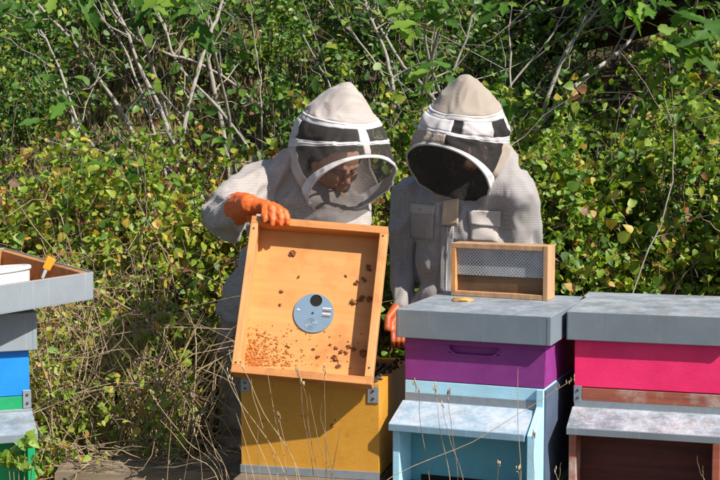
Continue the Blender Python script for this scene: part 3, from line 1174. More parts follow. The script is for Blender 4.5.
def head_mesh(h, parent):
    bm = bmesh.new()

    def E(c, r):
        ell(bm, h.p(*c), (h.r * r[0], h.f * r[1], h.u * r[2]))

    def Cc(a, ra, b, rb):
        cap(bm, h.p(*a), ra, h.p(*b), rb)
    E((0, -0.012, 0.035), (0.074, 0.094, 0.092))
    E((0, 0.025, -0.03), (0.058, 0.062, 0.082))
    E((0, 0.055, 0.045), (0.055, 0.035, 0.045))
    for s in (-1, 1):
        E((s * 0.036, 0.062, -0.018), (0.024, 0.026, 0.024))
        Cc((s * 0.012, 0.088, 0.024), 0.0085, (s * 0.045, 0.074, 0.024), 0.008)
        E((s * 0.076, -0.006, 0.0), (0.008, 0.018, 0.031))
        Cc((s * 0.035, 0.045, -0.07), 0.02, (s * 0.058, 0.0, -0.04), 0.02)
        E((s * 0.011, 0.1, -0.026), (0.008, 0.009, 0.006))
    Cc((0, 0.086, 0.018), 0.008, (0, 0.108, -0.018), 0.0115)
    Cc((-0.02, 0.082, -0.05), 0.006, (0.02, 0.082, -0.05), 0.006)
    Cc((0, 0.089, -0.05), 0.006, (0, 0.087, -0.051), 0.006)
    Cc((-0.016, 0.080, -0.062), 0.0065, (0.016, 0.080, -0.062), 0.0065)
    E((0, 0.070, -0.087), (0.022, 0.02, 0.018))
    Cc((0, -0.02, -0.07), 0.056, (0, -0.06, -0.17), 0.06)
    hd = fuse('head', bm, 0.0038, M['skin'], parent, 2)
    for s in (-1, 1):
        bm = bmesh.new()
        ell(bm, h.p(s * 0.031, 0.0765, 0.008), (h.r * 0.012, h.f * 0.012, h.u * 0.009), 2)
        from_bm('eye', bm, M['eye'], hd, smooth=True)
    bm = bmesh.new()
    ell(bm, h.p(0, -0.026, 0.05), (h.r * 0.081, h.f * 0.094, h.u * 0.092))
    ell(bm, h.p(0, -0.05, -0.01), (h.r * 0.07, h.f * 0.062, h.u * 0.08))
    for s in (-1, 1):
        cap(bm, h.p(s * 0.068, 0.03, 0.05), 0.014, h.p(s * 0.074, -0.02, -0.01), 0.016)
        cap(bm, h.p(s * 0.01, 0.07, 0.098), 0.014, h.p(s * 0.06, 0.035, 0.07), 0.016)
    fuse('hair', bm, 0.006, M['hair'], hd, 1, 0.002, (30, 30, 30), 3)
    return hd


def build_hood(h, parent, cloth, veilmat, sidemat, wins1, wins2, keys=KEYS, band='band'):
    """crown, fanned hoops with net windows and white gussets, face ring and veil"""
    hood = hood_patch('hood', h, 0.0, 0.36, 0, 2 * math.pi, cloth, parent, keys, ns=34, ntt=120, puff=0.006)
    TAU = 2 * math.pi
    hood_patch('hood_band', h, 0.36, 0.44, 0, TAU, M[band], hood, keys, 5, 120, 0.006)

    def ringsplit(s0, s1, wins, cl):
        """windows = list of (t0,t1) in degrees; rest is cloth"""
        wins = sorted(wins)
        cur = -90.0
        for a, b in wins:
            if a > cur:
                hood_patch('gusset', h, s0, s1, math.radians(cur), math.radians(a), cl, hood, keys, 6, 120, 0.006)
            hood_patch('net_window', h, s0, s1, math.radians(a), math.radians(b), sidemat, hood, keys, 6, 120, 0.006, 0)
            cur = b
        if cur < 270:
            hood_patch('gusset', h, s0, s1, math.radians(cur), math.radians(270), cl, hood, keys, 6, 120, 0.006)
    ringsplit(0.44, 0.62, wins1, M[band])
    hood_patch('hood_band', h, 0.62, 0.70, 0, TAU, M[band], hood, keys, 5, 120, 0.006)
    ringsplit(0.70, 0.955, wins2, cloth)
    hood_patch('hood_band', h, 0.955, 1.0, 0, TAU, M[band], hood, keys, 5, 120, 0.006)
    for s in (0.38, 0.66):
        hood_pipe('hoop', h, s, M[band], hood, 0.003, keys)
    hood_pipe('face_ring', h, 1.0, M[band], hood, 0.0046, keys, 0.006)
    veil(h, veilmat, hood, keys)
    return hood


def hand(bm, wrist, knuckles, tips_path, thumb, k_=1.0):
    """knuckles: 4 points; tips_path: per finger list of further joints"""
    for k, q in enumerate(knuckles):
        cap(bm, wrist, 0.029 * k_, q, 0.0155 * k_)
    for k in range(3):
        cap(bm, knuckles[k], 0.015 * k_, knuckles[k + 1], 0.0145 * k_)
    for q, js in zip(knuckles, tips_path):
        rr = 0.0122 * k_ ** 0.5
        a = q
        for j in js:
            cap(bm, a, rr, j, rr * 0.93)
            rr *= 0.93
            a = j
    a, rr = wrist, 0.022
    for j in thumb:
        cap(bm, a, rr, j, 0.0135)
        a, rr = j, 0.0135


# ---- left beekeeper: leans over the lid, head down to the right
pL = empty('person', (-0.27, 4.98, 0.0), 'beekeeper in full pale veiled suit tipping the wooden lid with an orange glove', 'person', 'beekeepers in ventilated suits')
pLi = lambda v: Vector(v) - Vector(pL.location)
HL = Head(pLi(at(334, 161, 4.78)), (0.46, -0.70, -0.48), math.radians(1))
S1 = pLi(at(262, 188, 4.84))            # shoulder at the viewer's left
S2 = pLi(at(346, 208, 4.88))
EL = pLi(at(226, 214, 4.60))
WRl = lid.matrix_basis @ Vector((-0.012, 0.030, LH + 0.045))
lidw = lambda x, y, z: pLi(lid.matrix_basis @ Vector((x, y, z)))
WR = lidw(-0.025, 0.055, LH + 0.052)
bm = bmesh.new()
hipL, hipR = Vector((-0.125, 0.13, 0.93)), Vector((0.085, -0.02, 0.92))
pel = Vector((-0.02, 0.02, 0.96))
chest = (S1 + S2) / 2 + Vector((0, 0.01, -0.12))
neck = HL.p(0, -0.04, -0.13)
ell(bm, pel + Vector((0, 0.05, 0)), (Vector((0.185, -0.11, 0)), Vector((0.08, 0.14, 0)), Vector((0, 0, 0.15))))
ell(bm, pel.lerp(chest, 0.5) + Vector((0, 0.03, 0)), (Vector((0.185, -0.09, 0.02)), Vector((0.06, 0.14, 0.03)), Vector((0.02, -0.03, 0.22))))
ell(bm, chest, (Vector((0.195, 0, -0.03)), Vector((0, 0.14, 0.04)), Vector((0.03, -0.04, 0.2))))
cap(bm, S1 + Vector((0.02, 0, 0)), 0.085, S2 + Vector((-0.02, 0, 0)), 0.085)
cap(bm, (S1 + S2) / 2 + Vector((0.02, -0.02, -0.02)), 0.13, neck, 0.095)
cap(bm, S1 + Vector((0.04, 0, 0.0)), 0.075, HL.p(0.10, -0.07, -0.03), 0.045)
cap(bm, (S1 + S2) / 2 + Vector((0.05, -0.05, -0.05)), 0.12, HL.p(0, 0.0, -0.16), 0.09)
chain(bm, [(S1, 0.088), (S1.lerp(EL, 0.5) + Vector((-0.015, 0, 0.0)), 0.078), (EL, 0.080)])
cap(bm, EL + Vector((0.02, -0.01, -0.03)), 0.062, EL.lerp(WR, 0.4) + Vector((0.0, 0.02, -0.045)), 0.045)
chain(bm, [(EL, 0.080), (EL.lerp(WR, 0.40) + Vector((-0.01, 0, -0.01)), 0.066), (EL.lerp(WR, 0.60), 0.050)])
EL2 = pLi((-0.05, 4.72, 1.10))
WR2 = pLi((-0.04, 4.42, 1.08))
chain(bm, [(S2, 0.085), (EL2, 0.075), (WR2, 0.05)])
chain(bm, [(hipL, 0.125), (Vector((-0.145, 0.17, 0.50)), 0.105), (Vector((-0.15, 0.22, 0.13)), 0.085)])
chain(bm, [(hipR, 0.125), (Vector((0.09, -0.06, 0.50)), 0.1), (Vector((0.09, -0.02, 0.13)), 0.08)])
fuse('suit', bm, 0.0082, M['suit'], pL, 2, 0.0150, (6, 6, 8), 2.0, 0.0065)
for x, y in ((-0.15, 0.22), (0.09, -0.02)):
    bm = bmesh.new()
    cap(bm, (x, y, 0.14), 0.055, (x, y, 0.07), 0.05)
    cap(bm, (x, y + 0.02, 0.052), 0.045, (x, y - 0.16, 0.042), 0.04)
    fuse('boot', bm, 0.008, M['boot'], pL, 3)
# glove gripping the top rim of the lid
K = [(0.018, 0.030, LH + 0.046), (0.040, 0.022, LH + 0.044), (0.061, 0.018, LH + 0.038), (0.080, 0.018, LH + 0.030)]
T = [[(0.034, -0.004, LH + 0.030), (0.040, -0.012, LH + 0.004), (0.042, -0.010, LH - 0.016)],
     [(0.060, -0.012, LH + 0.026), (0.066, -0.016, LH - 0.004), (0.067, -0.011, LH - 0.026)],
     [(0.083, -0.012, LH + 0.020), (0.090, -0.015, LH - 0.006), (0.091, -0.011, LH - 0.026)],
     [(0.102, -0.008, LH + 0.014), (0.110, -0.012, LH - 0.003), (0.112, -0.009, LH - 0.018)]]
bm = bmesh.new()
hand(bm, lidw(-0.022, 0.05, LH + 0.050), [lidw(*q) for q in K], [[lidw(*q) for q in js] for js in T],
     [lidw(-0.012, 0.085, LH + 0.015), lidw(0.02, 0.088, LH - 0.015), lidw(0.045, 0.086, LH - 0.03)])
wv = EL.lerp(WR, 0.55)
cap(bm, lidw(-0.022, 0.05, LH + 0.050), 0.034, wv, 0.054)
fuse('glove', bm, 0.0040, M['rubber'], pL, 2, 0.0020, (34, 34, 34), 1.0, 0.0006)
bm = bmesh.new()
hw2 = WR2
kn = [WR2 + Vector((-0.03 + 0.02 * i, -0.075, 0.01 - 0.004 * i)) for i in range(4)]
hand(bm, hw2, kn, [[k + Vector((0, -0.03, -0.012)), k + Vector((0, -0.04, -0.03))] for k in kn], [hw2 + Vector((-0.045, -0.04, 0.0)), hw2 + Vector((-0.05, -0.075, 0.0))])
fuse('glove', bm, 0.0045, M['rubber'], pL, 2)
head_mesh(HL, pL)
build_hood(HL, pL, M['hoodcloth'], M['net'], M['net_grey'],
           [(-10, 83), (95, 186)], [(0, 86), (93, 200)])
# ---- right beekeeper: stands upright, head down to the left
pR = empty('person', (0.385, 5.02, 0.0), 'beekeeper in white veiled jacket standing behind the purple hive', 'person', 'beekeepers in ventilated suits')
pRi = lambda v: Vector(v) - Vector(pR.location)
HR = Head(pRi(at(465, 151, 4.96)), (-0.50, -0.70, -0.46), math.radians(-11))
A1 = pRi(at(414, 199, 5.15))
A2 = pRi(at(513, 193, 4.90))
bm = bmesh.new()
pel = Vector((0.0, 0.01, 0.94))
chest = Vector((0.0, 0.0, 1.24))
ell(bm, pel, (Vector((0.19, 0, 0)), Vector((0, 0.15, 0)), Vector((0, 0, 0.16))))
tx, ty = Vector((0.92, -0.39, 0)), Vector((0.39, 0.92, 0))
ell(bm, (pel + chest) / 2, (tx * 0.19, ty * 0.135, Vector((0, 0, 0.24))))
ell(bm, chest, (tx * 0.20, ty * 0.13, Vector((0, 0, 0.2))))
cap(bm, A1 + Vector((0.03, 0, 0.0)), 0.08, A2 + Vector((-0.03, 0, 0.0)), 0.08)
cap(bm, (A1 + A2) / 2 + Vector((0, 0, -0.01)), 0.12, HR.p(0, -0.04, -0.12), 0.10)
cap(bm, A2 + Vector((-0.02, 0, 0.0)), 0.075, HR.p(-0.10, -0.07, -0.03), 0.045)
E1 = pRi(at(405, 264, 5.15))
W1 = pRi(at(398, 306, 5.0))
chain(bm, [(A1, 0.082), (E1, 0.068), (E1.lerp(W1, 0.7), 0.042), (W1, 0.030)])
E2 = pRi(at(521, 262, 4.98))
W2 = pRi(at(507, 285, 4.78))
chain(bm, [(A2, 0.083), (A2.lerp(E2, 0.5) + Vector((0.002, 0, 0)), 0.080), (E2, 0.074), (W2, 0.050)])
chain(bm, [(Vector((-0.1, 0.02, 0.9)), 0.12), (Vector((-0.11, 0.0, 0.5)), 0.095), (Vector((-0.11, 0.03, 0.13)), 0.078)])
chain(bm, [(Vector((0.1, 0.02, 0.9)), 0.12), (Vector((0.11, 0.0, 0.5)), 0.095), (Vector((0.11, 0.03, 0.13)), 0.078)])
suitR = fuse('suit', bm, 0.0082, M['suit_b'], pR, 2, 0.0140, (6, 6, 4.5), 7.0, 0.0062)
for x in (-0.11, 0.11):
    bm = bmesh.new()
    cap(bm, (x, 0.03, 0.14), 0.055, (x, 0.03, 0.07), 0.05)
    cap(bm, (x, 0.05, 0.052), 0.045, (x, -0.13, 0.042), 0.04)
    fuse('boot', bm, 0.008, M['boot'], pR, 3)
# gloves
G1 = pRi(at(399, 317, 4.97))
bm = bmesh.new()
kn = [G1 + Vector((-0.024 + 0.018 * i, -0.03, -0.045)) for i in range(4)]
hand(bm, W1, kn, [[k + Vector((0, -0.015, -0.035)), k + Vector((0.004, -0.0, -0.06))] for k in kn], [G1 + Vector((-0.04, -0.025, 0.0)), G1 + Vector((-0.043, -0.04, -0.035))], 0.62)
fuse('glove', bm, 0.0045, M['redrubber'], pR, 2)
bm = bmesh.new()
kn = [W2 + Vector((-0.03 + 0.018 * i, -0.07, -0.02)) for i in range(4)]
hand(bm, W2, kn, [[k + Vector((0, -0.03, -0.012)), k + Vector((0, -0.04, -0.035))] for k in kn], [W2 + Vector((-0.05, -0.04, 0.0)), W2 + Vector((-0.05, -0.075, -0.01))])
fuse('glove', bm, 0.0045, M['redrubber'], pR, 2)
head_mesh(HR, pR)
build_hood(HR, pR, M['khaki'], M['net_dark'], M['net_side'],
           [(100, 113), (158, 200), (-20, 5)], [(96, 176), (-12, 20)])


# things sewn on the jacket: cast each one onto the suit surface so that it lies on the cloth
def cast(px, py):
    dgx = bpy.context.evaluated_depsgraph_get()
    d_ = (at(px, py, 5.0) - cam.location).normalized()
    me = suitR.data
    from mathutils.bvhtree import BVHTree
    global _bvh
    try:
        _bvh
    except NameError:
        _bvh = BVHTree.FromPolygons([v.co + pR.location for v in me.vertices], [tuple(p_.vertices) for p_ in me.polygons])
    hit = _bvh.ray_cast(cam.location, d_)
    return hit[0], hit[1]


def patch(name, quad, mat, lift=0.004, thick=0.003, n=8, sag=0.0):
    """cloth patch between four photo corners, laid on the suit"""
    V, F = [], []
    for i in range(n + 1):
        for j in range(n + 1):
            u_, v_ = j / n, i / n
            px = (quad[0][0] * (1 - u_) + quad[1][0] * u_) * (1 - v_) + (quad[3][0] * (1 - u_) + quad[2][0] * u_) * v_
            py = (quad[0][1] * (1 - u_) + quad[1][1] * u_) * (1 - v_) + (quad[3][1] * (1 - u_) + quad[2][1] * u_) * v_
            hp_, hn = cast(px, py)
            if hp_ is None:
                hp_ = at(px, py, 4.88)
            V.append(hp_ + Vector((0, -(lift + sag * v_ * v_), 0)) - pR.location)
    V = [Vector(q) for q in V]
    for i in range(n):
        for j in range(n):
            a = i * (n + 1) + j
            F.append((a, a + n + 1, a + n + 2, a + 1))
    # smooth the offsets a little
    for _ in range(3):
        W_ = [q.copy() for q in V]
        for i in range(1, n):
            for j in range(1, n):
                a = i * (n + 1) + j
                W_[a].y = (V[a].y * 2 + V[a - 1].y + V[a + 1].y + V[a - n - 1].y + V[a + n + 1].y) / 6
        V = W_
    o = mesh_obj(name, V, F, mat, pR, smooth=True)
    so = o.modifiers.new('t', 'SOLIDIFY')
    so.thickness = thick
    so.offset = 1
    return o


patch('pocket', ((470, 216), (499, 217), (498, 243), (470, 241)), M['pocket'], 0.003, 0.002)
patch('pocket_flap', ((468, 210), (501, 211), (500, 227), (469, 224)), M['pocket'], 0.007, 0.002, sag=0.004)
patch('velcro_tab', ((443, 201), (459, 198), (458, 225), (441, 225)), M['velcro'], 0.010, sag=0.004)
patch('front_placket', ((441, 226), (454, 226), (451, 296), (439, 296)), M['suit_b'], 0.004, 0.002)
patch('zip_tape', ((446.8, 227), (448.2, 227), (446.2, 296), (444.8, 296)), M['thread'], 0.0065, 0.0015)
patch('pocket', ((411, 208), (434, 210), (433, 240), (410, 238)), M['suit_b'], 0.003, 0.002)
patch('pocket_flap', ((410, 203), (435, 205), (434, 215), (410, 213)), M['pocket'], 0.006, 0.002)

# ------------------------------------------------------------------ vegetation
LM = {}
LM['bramble'] = leaf_mat('bramble_leaf', [(0.0, (0.03, 0.08, 0.012)), (0.35, (0.115, 0.23, 0.026)), (0.62, (0.26, 0.37, 0.04)), (0.78, (0.40, 0.42, 0.06)), (0.87, (0.6, 0.38, 0.06)), (0.94, (0.34, 0.14, 0.04)), (1.0, (0.18, 0.07, 0.03))], 0.36, 0.5)
LM['shrub'] = leaf_mat('shrub_leaf', [(0.0, (0.02, 0.065, 0.014)), (0.5, (0.085, 0.19, 0.027)), (0.85, (0.22, 0.33, 0.045)), (1.0, (0.36, 0.32, 0.05))], 0.3, 0.45)
LM['fig'] = leaf_mat('fig_leaf', [(0.0, (0.03, 0.10, 0.012)), (0.7, (0.085, 0.20, 0.022)), (1.0, (0.24, 0.36, 0.045))], 0.4, 0.6, 0.3)
LM['grass'] = leaf_mat('grass_blade', [(0.0, (0.06, 0.09, 0.02)), (0.5, (0.15, 0.14, 0.05)), (1.0, (0.32, 0.25, 0.12))], 0.2, 0.7, 0.2)
LM['straw'] = leaf_mat('straw_blade', [(0.0, (0.10, 0.11, 0.03)), (0.4, (0.2, 0.16, 0.07)), (1.0, (0.42, 0.32, 0.16))], 0.25, 0.6, 0.3)
M['bark'] = wood('pale_grey_bark', (0.17, 0.145, 0.12), (0.42, 0.38, 0.33), 2, rough=0.9, scale=12)
M['barkdark'] = wood('brown_bark', (0.06, 0.045, 0.03), (0.20, 0.15, 0.10), 2, rough=0.9, scale=12)
M['twig'] = wood('dry_tan_twig', (0.17, 0.11, 0.065), (0.46, 0.34, 0.22), 2, rough=0.85, scale=10)
M['straw'] = wood('straw', (0.38, 0.27, 0.13), (0.66, 0.52, 0.31), 2, rough=0.8, scale=14)


def leaf_sprays(path, n, size, spread=0.02, face=(0.1, -0.55, 0.8), jitter=0.75, t0=0.15):
    """leaves along a twig path"""
    P = np.asarray(path)
    t = rng.uniform(t0, 1, n) * (len(P) - 1)
    i = np.minimum(t.astype(int), len(P) - 2)
    fr = (t - i)[:, None]
    pos = P[i] * (1 - fr) + P[i + 1] * fr + rng.normal(0, spread, (n, 3))
    tan = P[i + 1] - P[i]
    tan /= np.linalg.norm(tan, axis=1)[:, None] + 1e-9
    D = rng.normal(0, 1, (n, 3)) + tan * 0.5 + np.array([0, 0, -0.25])
    N = np.asarray(face) + rng.normal(0, jitter, (n, 3))
    S = size * np.clip(np.exp(rng.normal(-0.08, 0.32, n)), 0.4, 1.8)
    return pos, D, N, S


class Cloud:
    def __init__(s):
        s.P, s.D, s.N, s.S, s.T = [], [], [], [], []

    def add(s, q, tint):
        P, D, N, S = q
        s.P.append(P); s.D.append(D); s.N.append(N); s.S.append(S)
        s.T.append(np.clip(tint, 0, 1))

    def build(s, name, mat, parent=None, shape='oval', org=(0, 0, 0), keep=None):
        P, D, N, S, T = (np.concatenate(v) for v in (s.P, s.D, s.N, s.S, s.T))
        if keep is not None:
            k = np.array([keep(p_) for p_ in P])
            P, D, N, S, T = P[k], D[k], N[k], S[k], T[k]
        return leaves(name, P - np.asarray(org), D, N, S, T, mat, parent, shape)


def thicket(name, label, x0, x1, y0, y1, ztop, ncane, per, size, tint_mu, tint_sd, shape='oval', cane_mat='twig', dead=0.1, mat='bramble', zjit=0.25, arch=0.5, keep=None, skip=None):
    cl = Cloud()
    tb = []
    for k in range(ncane):
        x = rng.uniform(x0, x1)
        y = rng.uniform(y0, y1)
        if skip and skip(x, y):
            continue
        g0 = float(gz(x, y))
        top = ztop(x, y) + rng.normal(0, zjit * 0.4)
        h = max(0.15, top - g0) * rng.uniform(0.45, 1.05)
        ang = rng.uniform(0, 2 * math.pi)
        sp = rng.uniform(0.1, arch)
        e = np.array([x + math.cos(ang) * sp, y + math.sin(ang) * sp * 0.6 - 0.08, g0 + h * rng.uniform(0.7, 1.0)])
        c = np.array([x + math.cos(ang) * sp * 0.25, y + math.sin(ang) * sp * 0.2, g0 + h * 1.25])
        p_ = bez((x, y, g0 - 0.03), c, e, 9, 0.012)
        tb.append((p_, np.linspace(0.0045, 0.0016, 9)))
        mu = tint_mu + rng.normal(0, 0.10)
        # side shoots
        for q in range(2):
            i = rng.integers(3, 8)
            d = rng.normal(0, 1, 3) * np.array([0.16, 0.1, 0.1]) + np.array([0, -0.05, 0.05])
            s_ = bez(p_[i], p_[i] + d * 0.6 + np.array([0, 0, 0.05]), p_[i] + d * 1.3, 5, 0.006)
            tb.append((s_, np.linspace(0.0022, 0.001, 5)))
            if rng.random() > dead:
                n = max(3, per // 3)
                cl.add(leaf_sprays(s_, n, size, 0.02), mu + rng.normal(0, tint_sd, n))
        if rng.random() > dead:
            cl.add(leaf_sprays(p_, per, size, 0.025, t0=0.3), mu + rng.normal(0, tint_sd, per))
    tag(cl.build(name + '_leaves', LM[mat], None, shape, keep=keep), label + ', its leaves', kind='stuff')
    tag(tubes(name + '_canes', tb, M[cane_mat], None, 4), label + ', its bare canes', kind='stuff')


# right bank, left bank, low twig tangle, back shrubs
topR = lambda x, y: 1.46 + 0.20 * (y - 5.5) + 0.07 * math.sin(x * 4.3 + 1) + 0.10 * max(0.0, x - 0.6)
topL = lambda x, y: 1.33 + 0.13 * (y - 5.6) + 0.07 * math.sin(x * 5.1)


def clumps(scale, thr, low=None, drop=0.8, seed=0.0):
    """keep leaves in clumps, leaving hollows between them"""
    off = Vector((seed, seed, seed))

    def f(p_):
        q = Vector((p_[0] * scale, p_[1] * scale * 0.8, p_[2] * scale)) + off
        v = noise.noise(q) + 0.45 * noise.noise(q * 2.3)
        if v < thr:
            return False
        if low is not None and p_[2] < low + 0.12 * v and random.random() < drop:
            return False
        return True
    return f


thicket('bramble_thicket', 'green and yellowing brambles on the right bank', 0.05, 2.1, 5.5, 6.5, topR, 560, 92, 0.030, 0.53, 0.20, 'broad', cane_mat='barkdark', dead=0.06, keep=clumps(5.5, -0.17))
thicket('bramble_thicket', 'yellowing brambles with brown leaves on the left bank', -2.1, -0.15, 5.40, 6.35, topL, 520, 82, 0.028, 0.66, 0.20, 'broad', cane_mat='barkdark', dead=0.12, keep=clumps(5.5, -0.12, 0.95, 0.62, 4))
topT = lambda x, y: 0.80 + 0.5 * (y - 4.6)
thicket('undergrowth', 'sparse yellow green undergrowth between the left hive and the left beekeeper', -1.35, -0.56, 4.50, 5.4, topT, 210, 34, 0.026, 0.70, 0.13, 'oval', dead=0.3, keep=lambda p_: p_[0] < -0.575 and noise.noise(Vector((p_[0] * 5, p_[1] * 3, p_[2] * 4))) + 0.8 * (-0.74 - p_[0]) > -0.12)
topB = lambda x, y: 2.0 + 0.36 * (y - 7.0) + 0.25 * math.sin(x * 2.3 + y)


def keepB(p_):
    px = p_[0] / p_[1]
    if -0.215 < px < -0.065 and p_[1] < 9.3 and p_[2] < 1.15 + 0.33 * (p_[1] - 6.4) + 0.12 * noise.noise(Vector((p_[0] * 6, p_[1] * 3, 1))):
        return False
    if 0.17 < px < 0.30 and p_[1] < 9.4 and p_[2] < 2.12 + 0.2 * noise.noise(Vector((p_[0] * 5, p_[1] * 3, 8))):
        return False
    return clB(p_)


clB = clumps(4.2, -0.13, seed=2)
thicket('hedge', 'dense dark green shrubs behind the brambles', -2.9, 2.9, 7.2, 10.4, topB, 760, 140, 0.032, 0.50, 0.27, 'oval', cane_mat='barkdark', dead=0.05, mat='shrub', arch=0.8, keep=keepB, skip=lambda x, y: (-0.215 < x / y < -0.065 and y < 9.0) or (0.165 < x / y < 0.31 and y < 9.4))


# tangle of bare dry twigs low at the left
def in_box(a, b):
    return np.array([rng.uniform(a[i], b[i]) for i in range(3)])


tb = []
for k in range(190):
    p0 = in_box((-1.3, 4.55, 0.42), (-0.62, 5.35, 1.0))
    d = rng.normal(0, 1, 3) * np.array([0.30, 0.13, 0.22])
    if p0[0] + d[0] > -0.53:
        d[0] = -abs(d[0])
    mid = p0 + d * 0.5 + rng.normal(0, 0.07, 3) + np.array([0, 0, 0.05])
    r0 = abs(rng.normal(0, 0.0011)) + 0.0009
    P_ = bez(p0, mid, p0 + d, 8, 0.005)
    tb.append((P_, np.linspace(r0, r0 * 0.5, 8)))
    if rng.random() < 0.5:
        i = rng.integers(2, 6)
        e = rng.normal(0, 0.06, 3)
        tb.append((bez(P_[i], P_[i] + e * 0.6, P_[i] + e + np.array([0, 0, 0.02]), 4, 0.002), np.linspace(r0 * 0.6, r0 * 0.3, 4)))
for k in range(90):
    p0 = in_box((-1.0, 4.27, 0.49), (-0.36, 4.5, 0.57))
    d = rng.normal(0, 1, 3) * np.array([0.12, 0.05, 0.035])
    tb.append((bez(p0, p0 + d * 0.5 + rng.normal(0, 0.02, 3), p0 + d, 6, 0.003), np.linspace(0.002, 0.001, 6)))
tag(tubes('dry_twig_tangle', tb, M['twig'], None, 4), 'tangle of bare dry twigs low beside the left beekeeper', kind='stuff')
tb = []
for k in range(170):
    x = rng.uniform(0.1, 2.0) if k % 2 else rng.uniform(-2.0, -0.2)
    p0 = np.array([x, rng.uniform(5.25, 6.4), 0])
    p0[2] = float(gz(p0[0], p0[1])) + rng.uniform(0.4, 1.2)
    d = rng.normal(0, 1, 3) * np.array([0.22, 0.1, 0.22])
    tb.append((bez(p0, p0 + d * 0.5 + rng.normal(0, 0.05, 3), p0 + d, 8, 0.006), np.linspace(0.0028, 0.0012, 8)))
tag(tubes('dry_stems', tb, M['twig'], None, 4), 'dry stems threading through the brambles on both banks', kind='stuff')
# leaf litter and short dry grass on the bank
n = 9000
x = rng.uniform(-3, 3, n)
y = rng.uniform(4.4, 11.5, n)
P = np.stack([x, y, gz(x, y) + rng.uniform(0, 0.05, n)], 1)
leaves('leaf_litter', P, rng.normal(0, 1, (n, 3)) * (1, 1, 0.3), np.array([0, 0, 1.0]) + rng.normal(0, 0.5, (n, 3)), rng.uniform(0.025, 0.05, n), rng.uniform(0.75, 1.0, n), LM['bramble'])
tag(bpy.data.objects['leaf_litter'], 'fallen leaves scattered on the bank', kind='stuff')
n = 15000
x = rng.uniform(-3.2, 3.2, n)
y = rng.uniform(4.3, 11.8, n)
P = np.stack([x, y, gz(x, y) - 0.01], 1)
leaves('dry_grass', P, np.array([0, 0, 1.6]) + rng.normal(0, 0.6, (n, 3)), np.array([0, -1, 0]) + rng.normal(0, 0.6, (n, 3)), rng.uniform(0.05, 0.13, n), rng.uniform(0, 1, n), LM['grass'], None, 'narrow')
tag(bpy.data.objects['dry_grass'], 'dry and green grass growing on the bank', kind='stuff')


n = 9000
y = rng.uniform(7.0, 10.5, n)
x = y * rng.uniform(-0.23, -0.04, n)
P = np.stack([x, y, gz(x, y) - 0.01], 1)
leaves('dry_grass', P, np.array([0, 0, 1.6]) + rng.normal(0, 0.5, (n, 3)), np.array([0, -1, 0]) + rng.normal(0, 0.6, (n, 3)), rng.uniform(0.08, 0.2, n), rng.uniform(0, 0.85, n), LM['straw'], None, 'narrow')
tag(bpy.data.objects['dry_grass.001'], 'olive and straw coloured grass on the open bank behind the pale stems', kind='stuff')
n = 1500
x = rng.uniform(-1.35, -0.56, n)
y = rng.uniform(4.55, 5.5, n)
cx_ = np.round(x * 5) / 5
x = x + rng.normal(0, 0.03, n)
P = np.stack([x, y, 0.25 + rng.uniform(0, 0.45, n)], 1)
dv = np.array([0, 0, 1.3]) + rng.normal(0, 0.8, (n, 3)) + np.sin(cx_ * 31)[:, None] * np.array([0.7, 0, 0])
leaves('dry_grass', P, dv, np.array([0.2, -1, 0.2]) + rng.normal(0, 0.5, (n, 3)), rng.uniform(0.12, 0.34, n), rng.uniform(0.3, 1, n), LM['straw'], None, 'blade')
tag(bpy.data.objects['dry_grass.002'], 'long straw coloured grass mixed into the tangle beside the left beekeeper', kind='stuff')


# ---- saplings with pale slanting stems one can tell apart
def sapling(label, stems, Y0, Y1, crown=60, r=0.012, size=0.05, mat='shrub', kind='sapling', shape='oval', bark='bark', cat='sapling', group='saplings behind the beekeepers', twigs=9, mu=0.5):
    """stems: lists of photo points from the top down; depth goes Y1 (top) .. Y0 (foot)"""
    paths = []
    first = None
    cl = Cloud()
    for st in stems:
        n = len(st)
        pts = []
        for i, (px, py) in enumerate(st):
            pts.append(at(px, py, Y1 + (Y0 - Y1) * i / max(1, n - 1)))
        d = (pts[-1] - pts[-2]).normalized()
        q_ = pts[-1].copy()
        k_ = 0
        while q_.z > float(gz(q_.x, q_.y)) - 0.06 and k_ < 60:
            d = (d * 0.93 + Vector((0, 0, -0.07))).normalized()
            q_ = q_ + d * 0.06
            k_ += 1
            if k_ % 5 == 0:
                pts.append(q_.copy())
        pts.append(q_.copy())
        if st[0][1] <= 4:
            d = (pts[0] - pts[1]).normalized()
            pts.insert(0, pts[0] + d * 0.75 + Vector((0, 0, 0.1)))
        P_ = spline(pts, 26)
        P_[1:-1] += rng.normal(0, 0.0025, (24, 3))
        rr = 0.92 * np.linspace(r * 0.5, r * 1.15, 26) * (1 + 0.12 * np.sin(np.arange(26) * 1.7))
        paths.append((P_, rr))
        if first is None:
            first = Vector(P_[-1])
        for q in range(twigs):
            i = rng.integers(0, 17)
            d = rng.normal(0, 1, 3) * np.array([0.2, 0.12, 0.14]) + np.array([0, -0.02, 0.12])
            T_ = bez(P_[i], P_[i] + d * 0.5, P_[i] + d + np.array([0, 0, 0.05]), 6, 0.008)
            paths.append((T_, np.linspace(r * 0.32, 0.0015, 6)))
            m_ = crown // max(1, twigs)
            if m_:
                cl.add(leaf_sprays(T_, m_, size, 0.03), mu + rng.normal(0, 0.2, m_))
    root = empty(kind, first, label, cat, group)
    paths = [(np.asarray(a) - np.array(first), b) for a, b in paths]
    tubes('trunk', paths, M[bark], root, 6)
    if cl.P:
        cl.build('crown', LM[mat], root, shape, org=tuple(first))
    return root, first


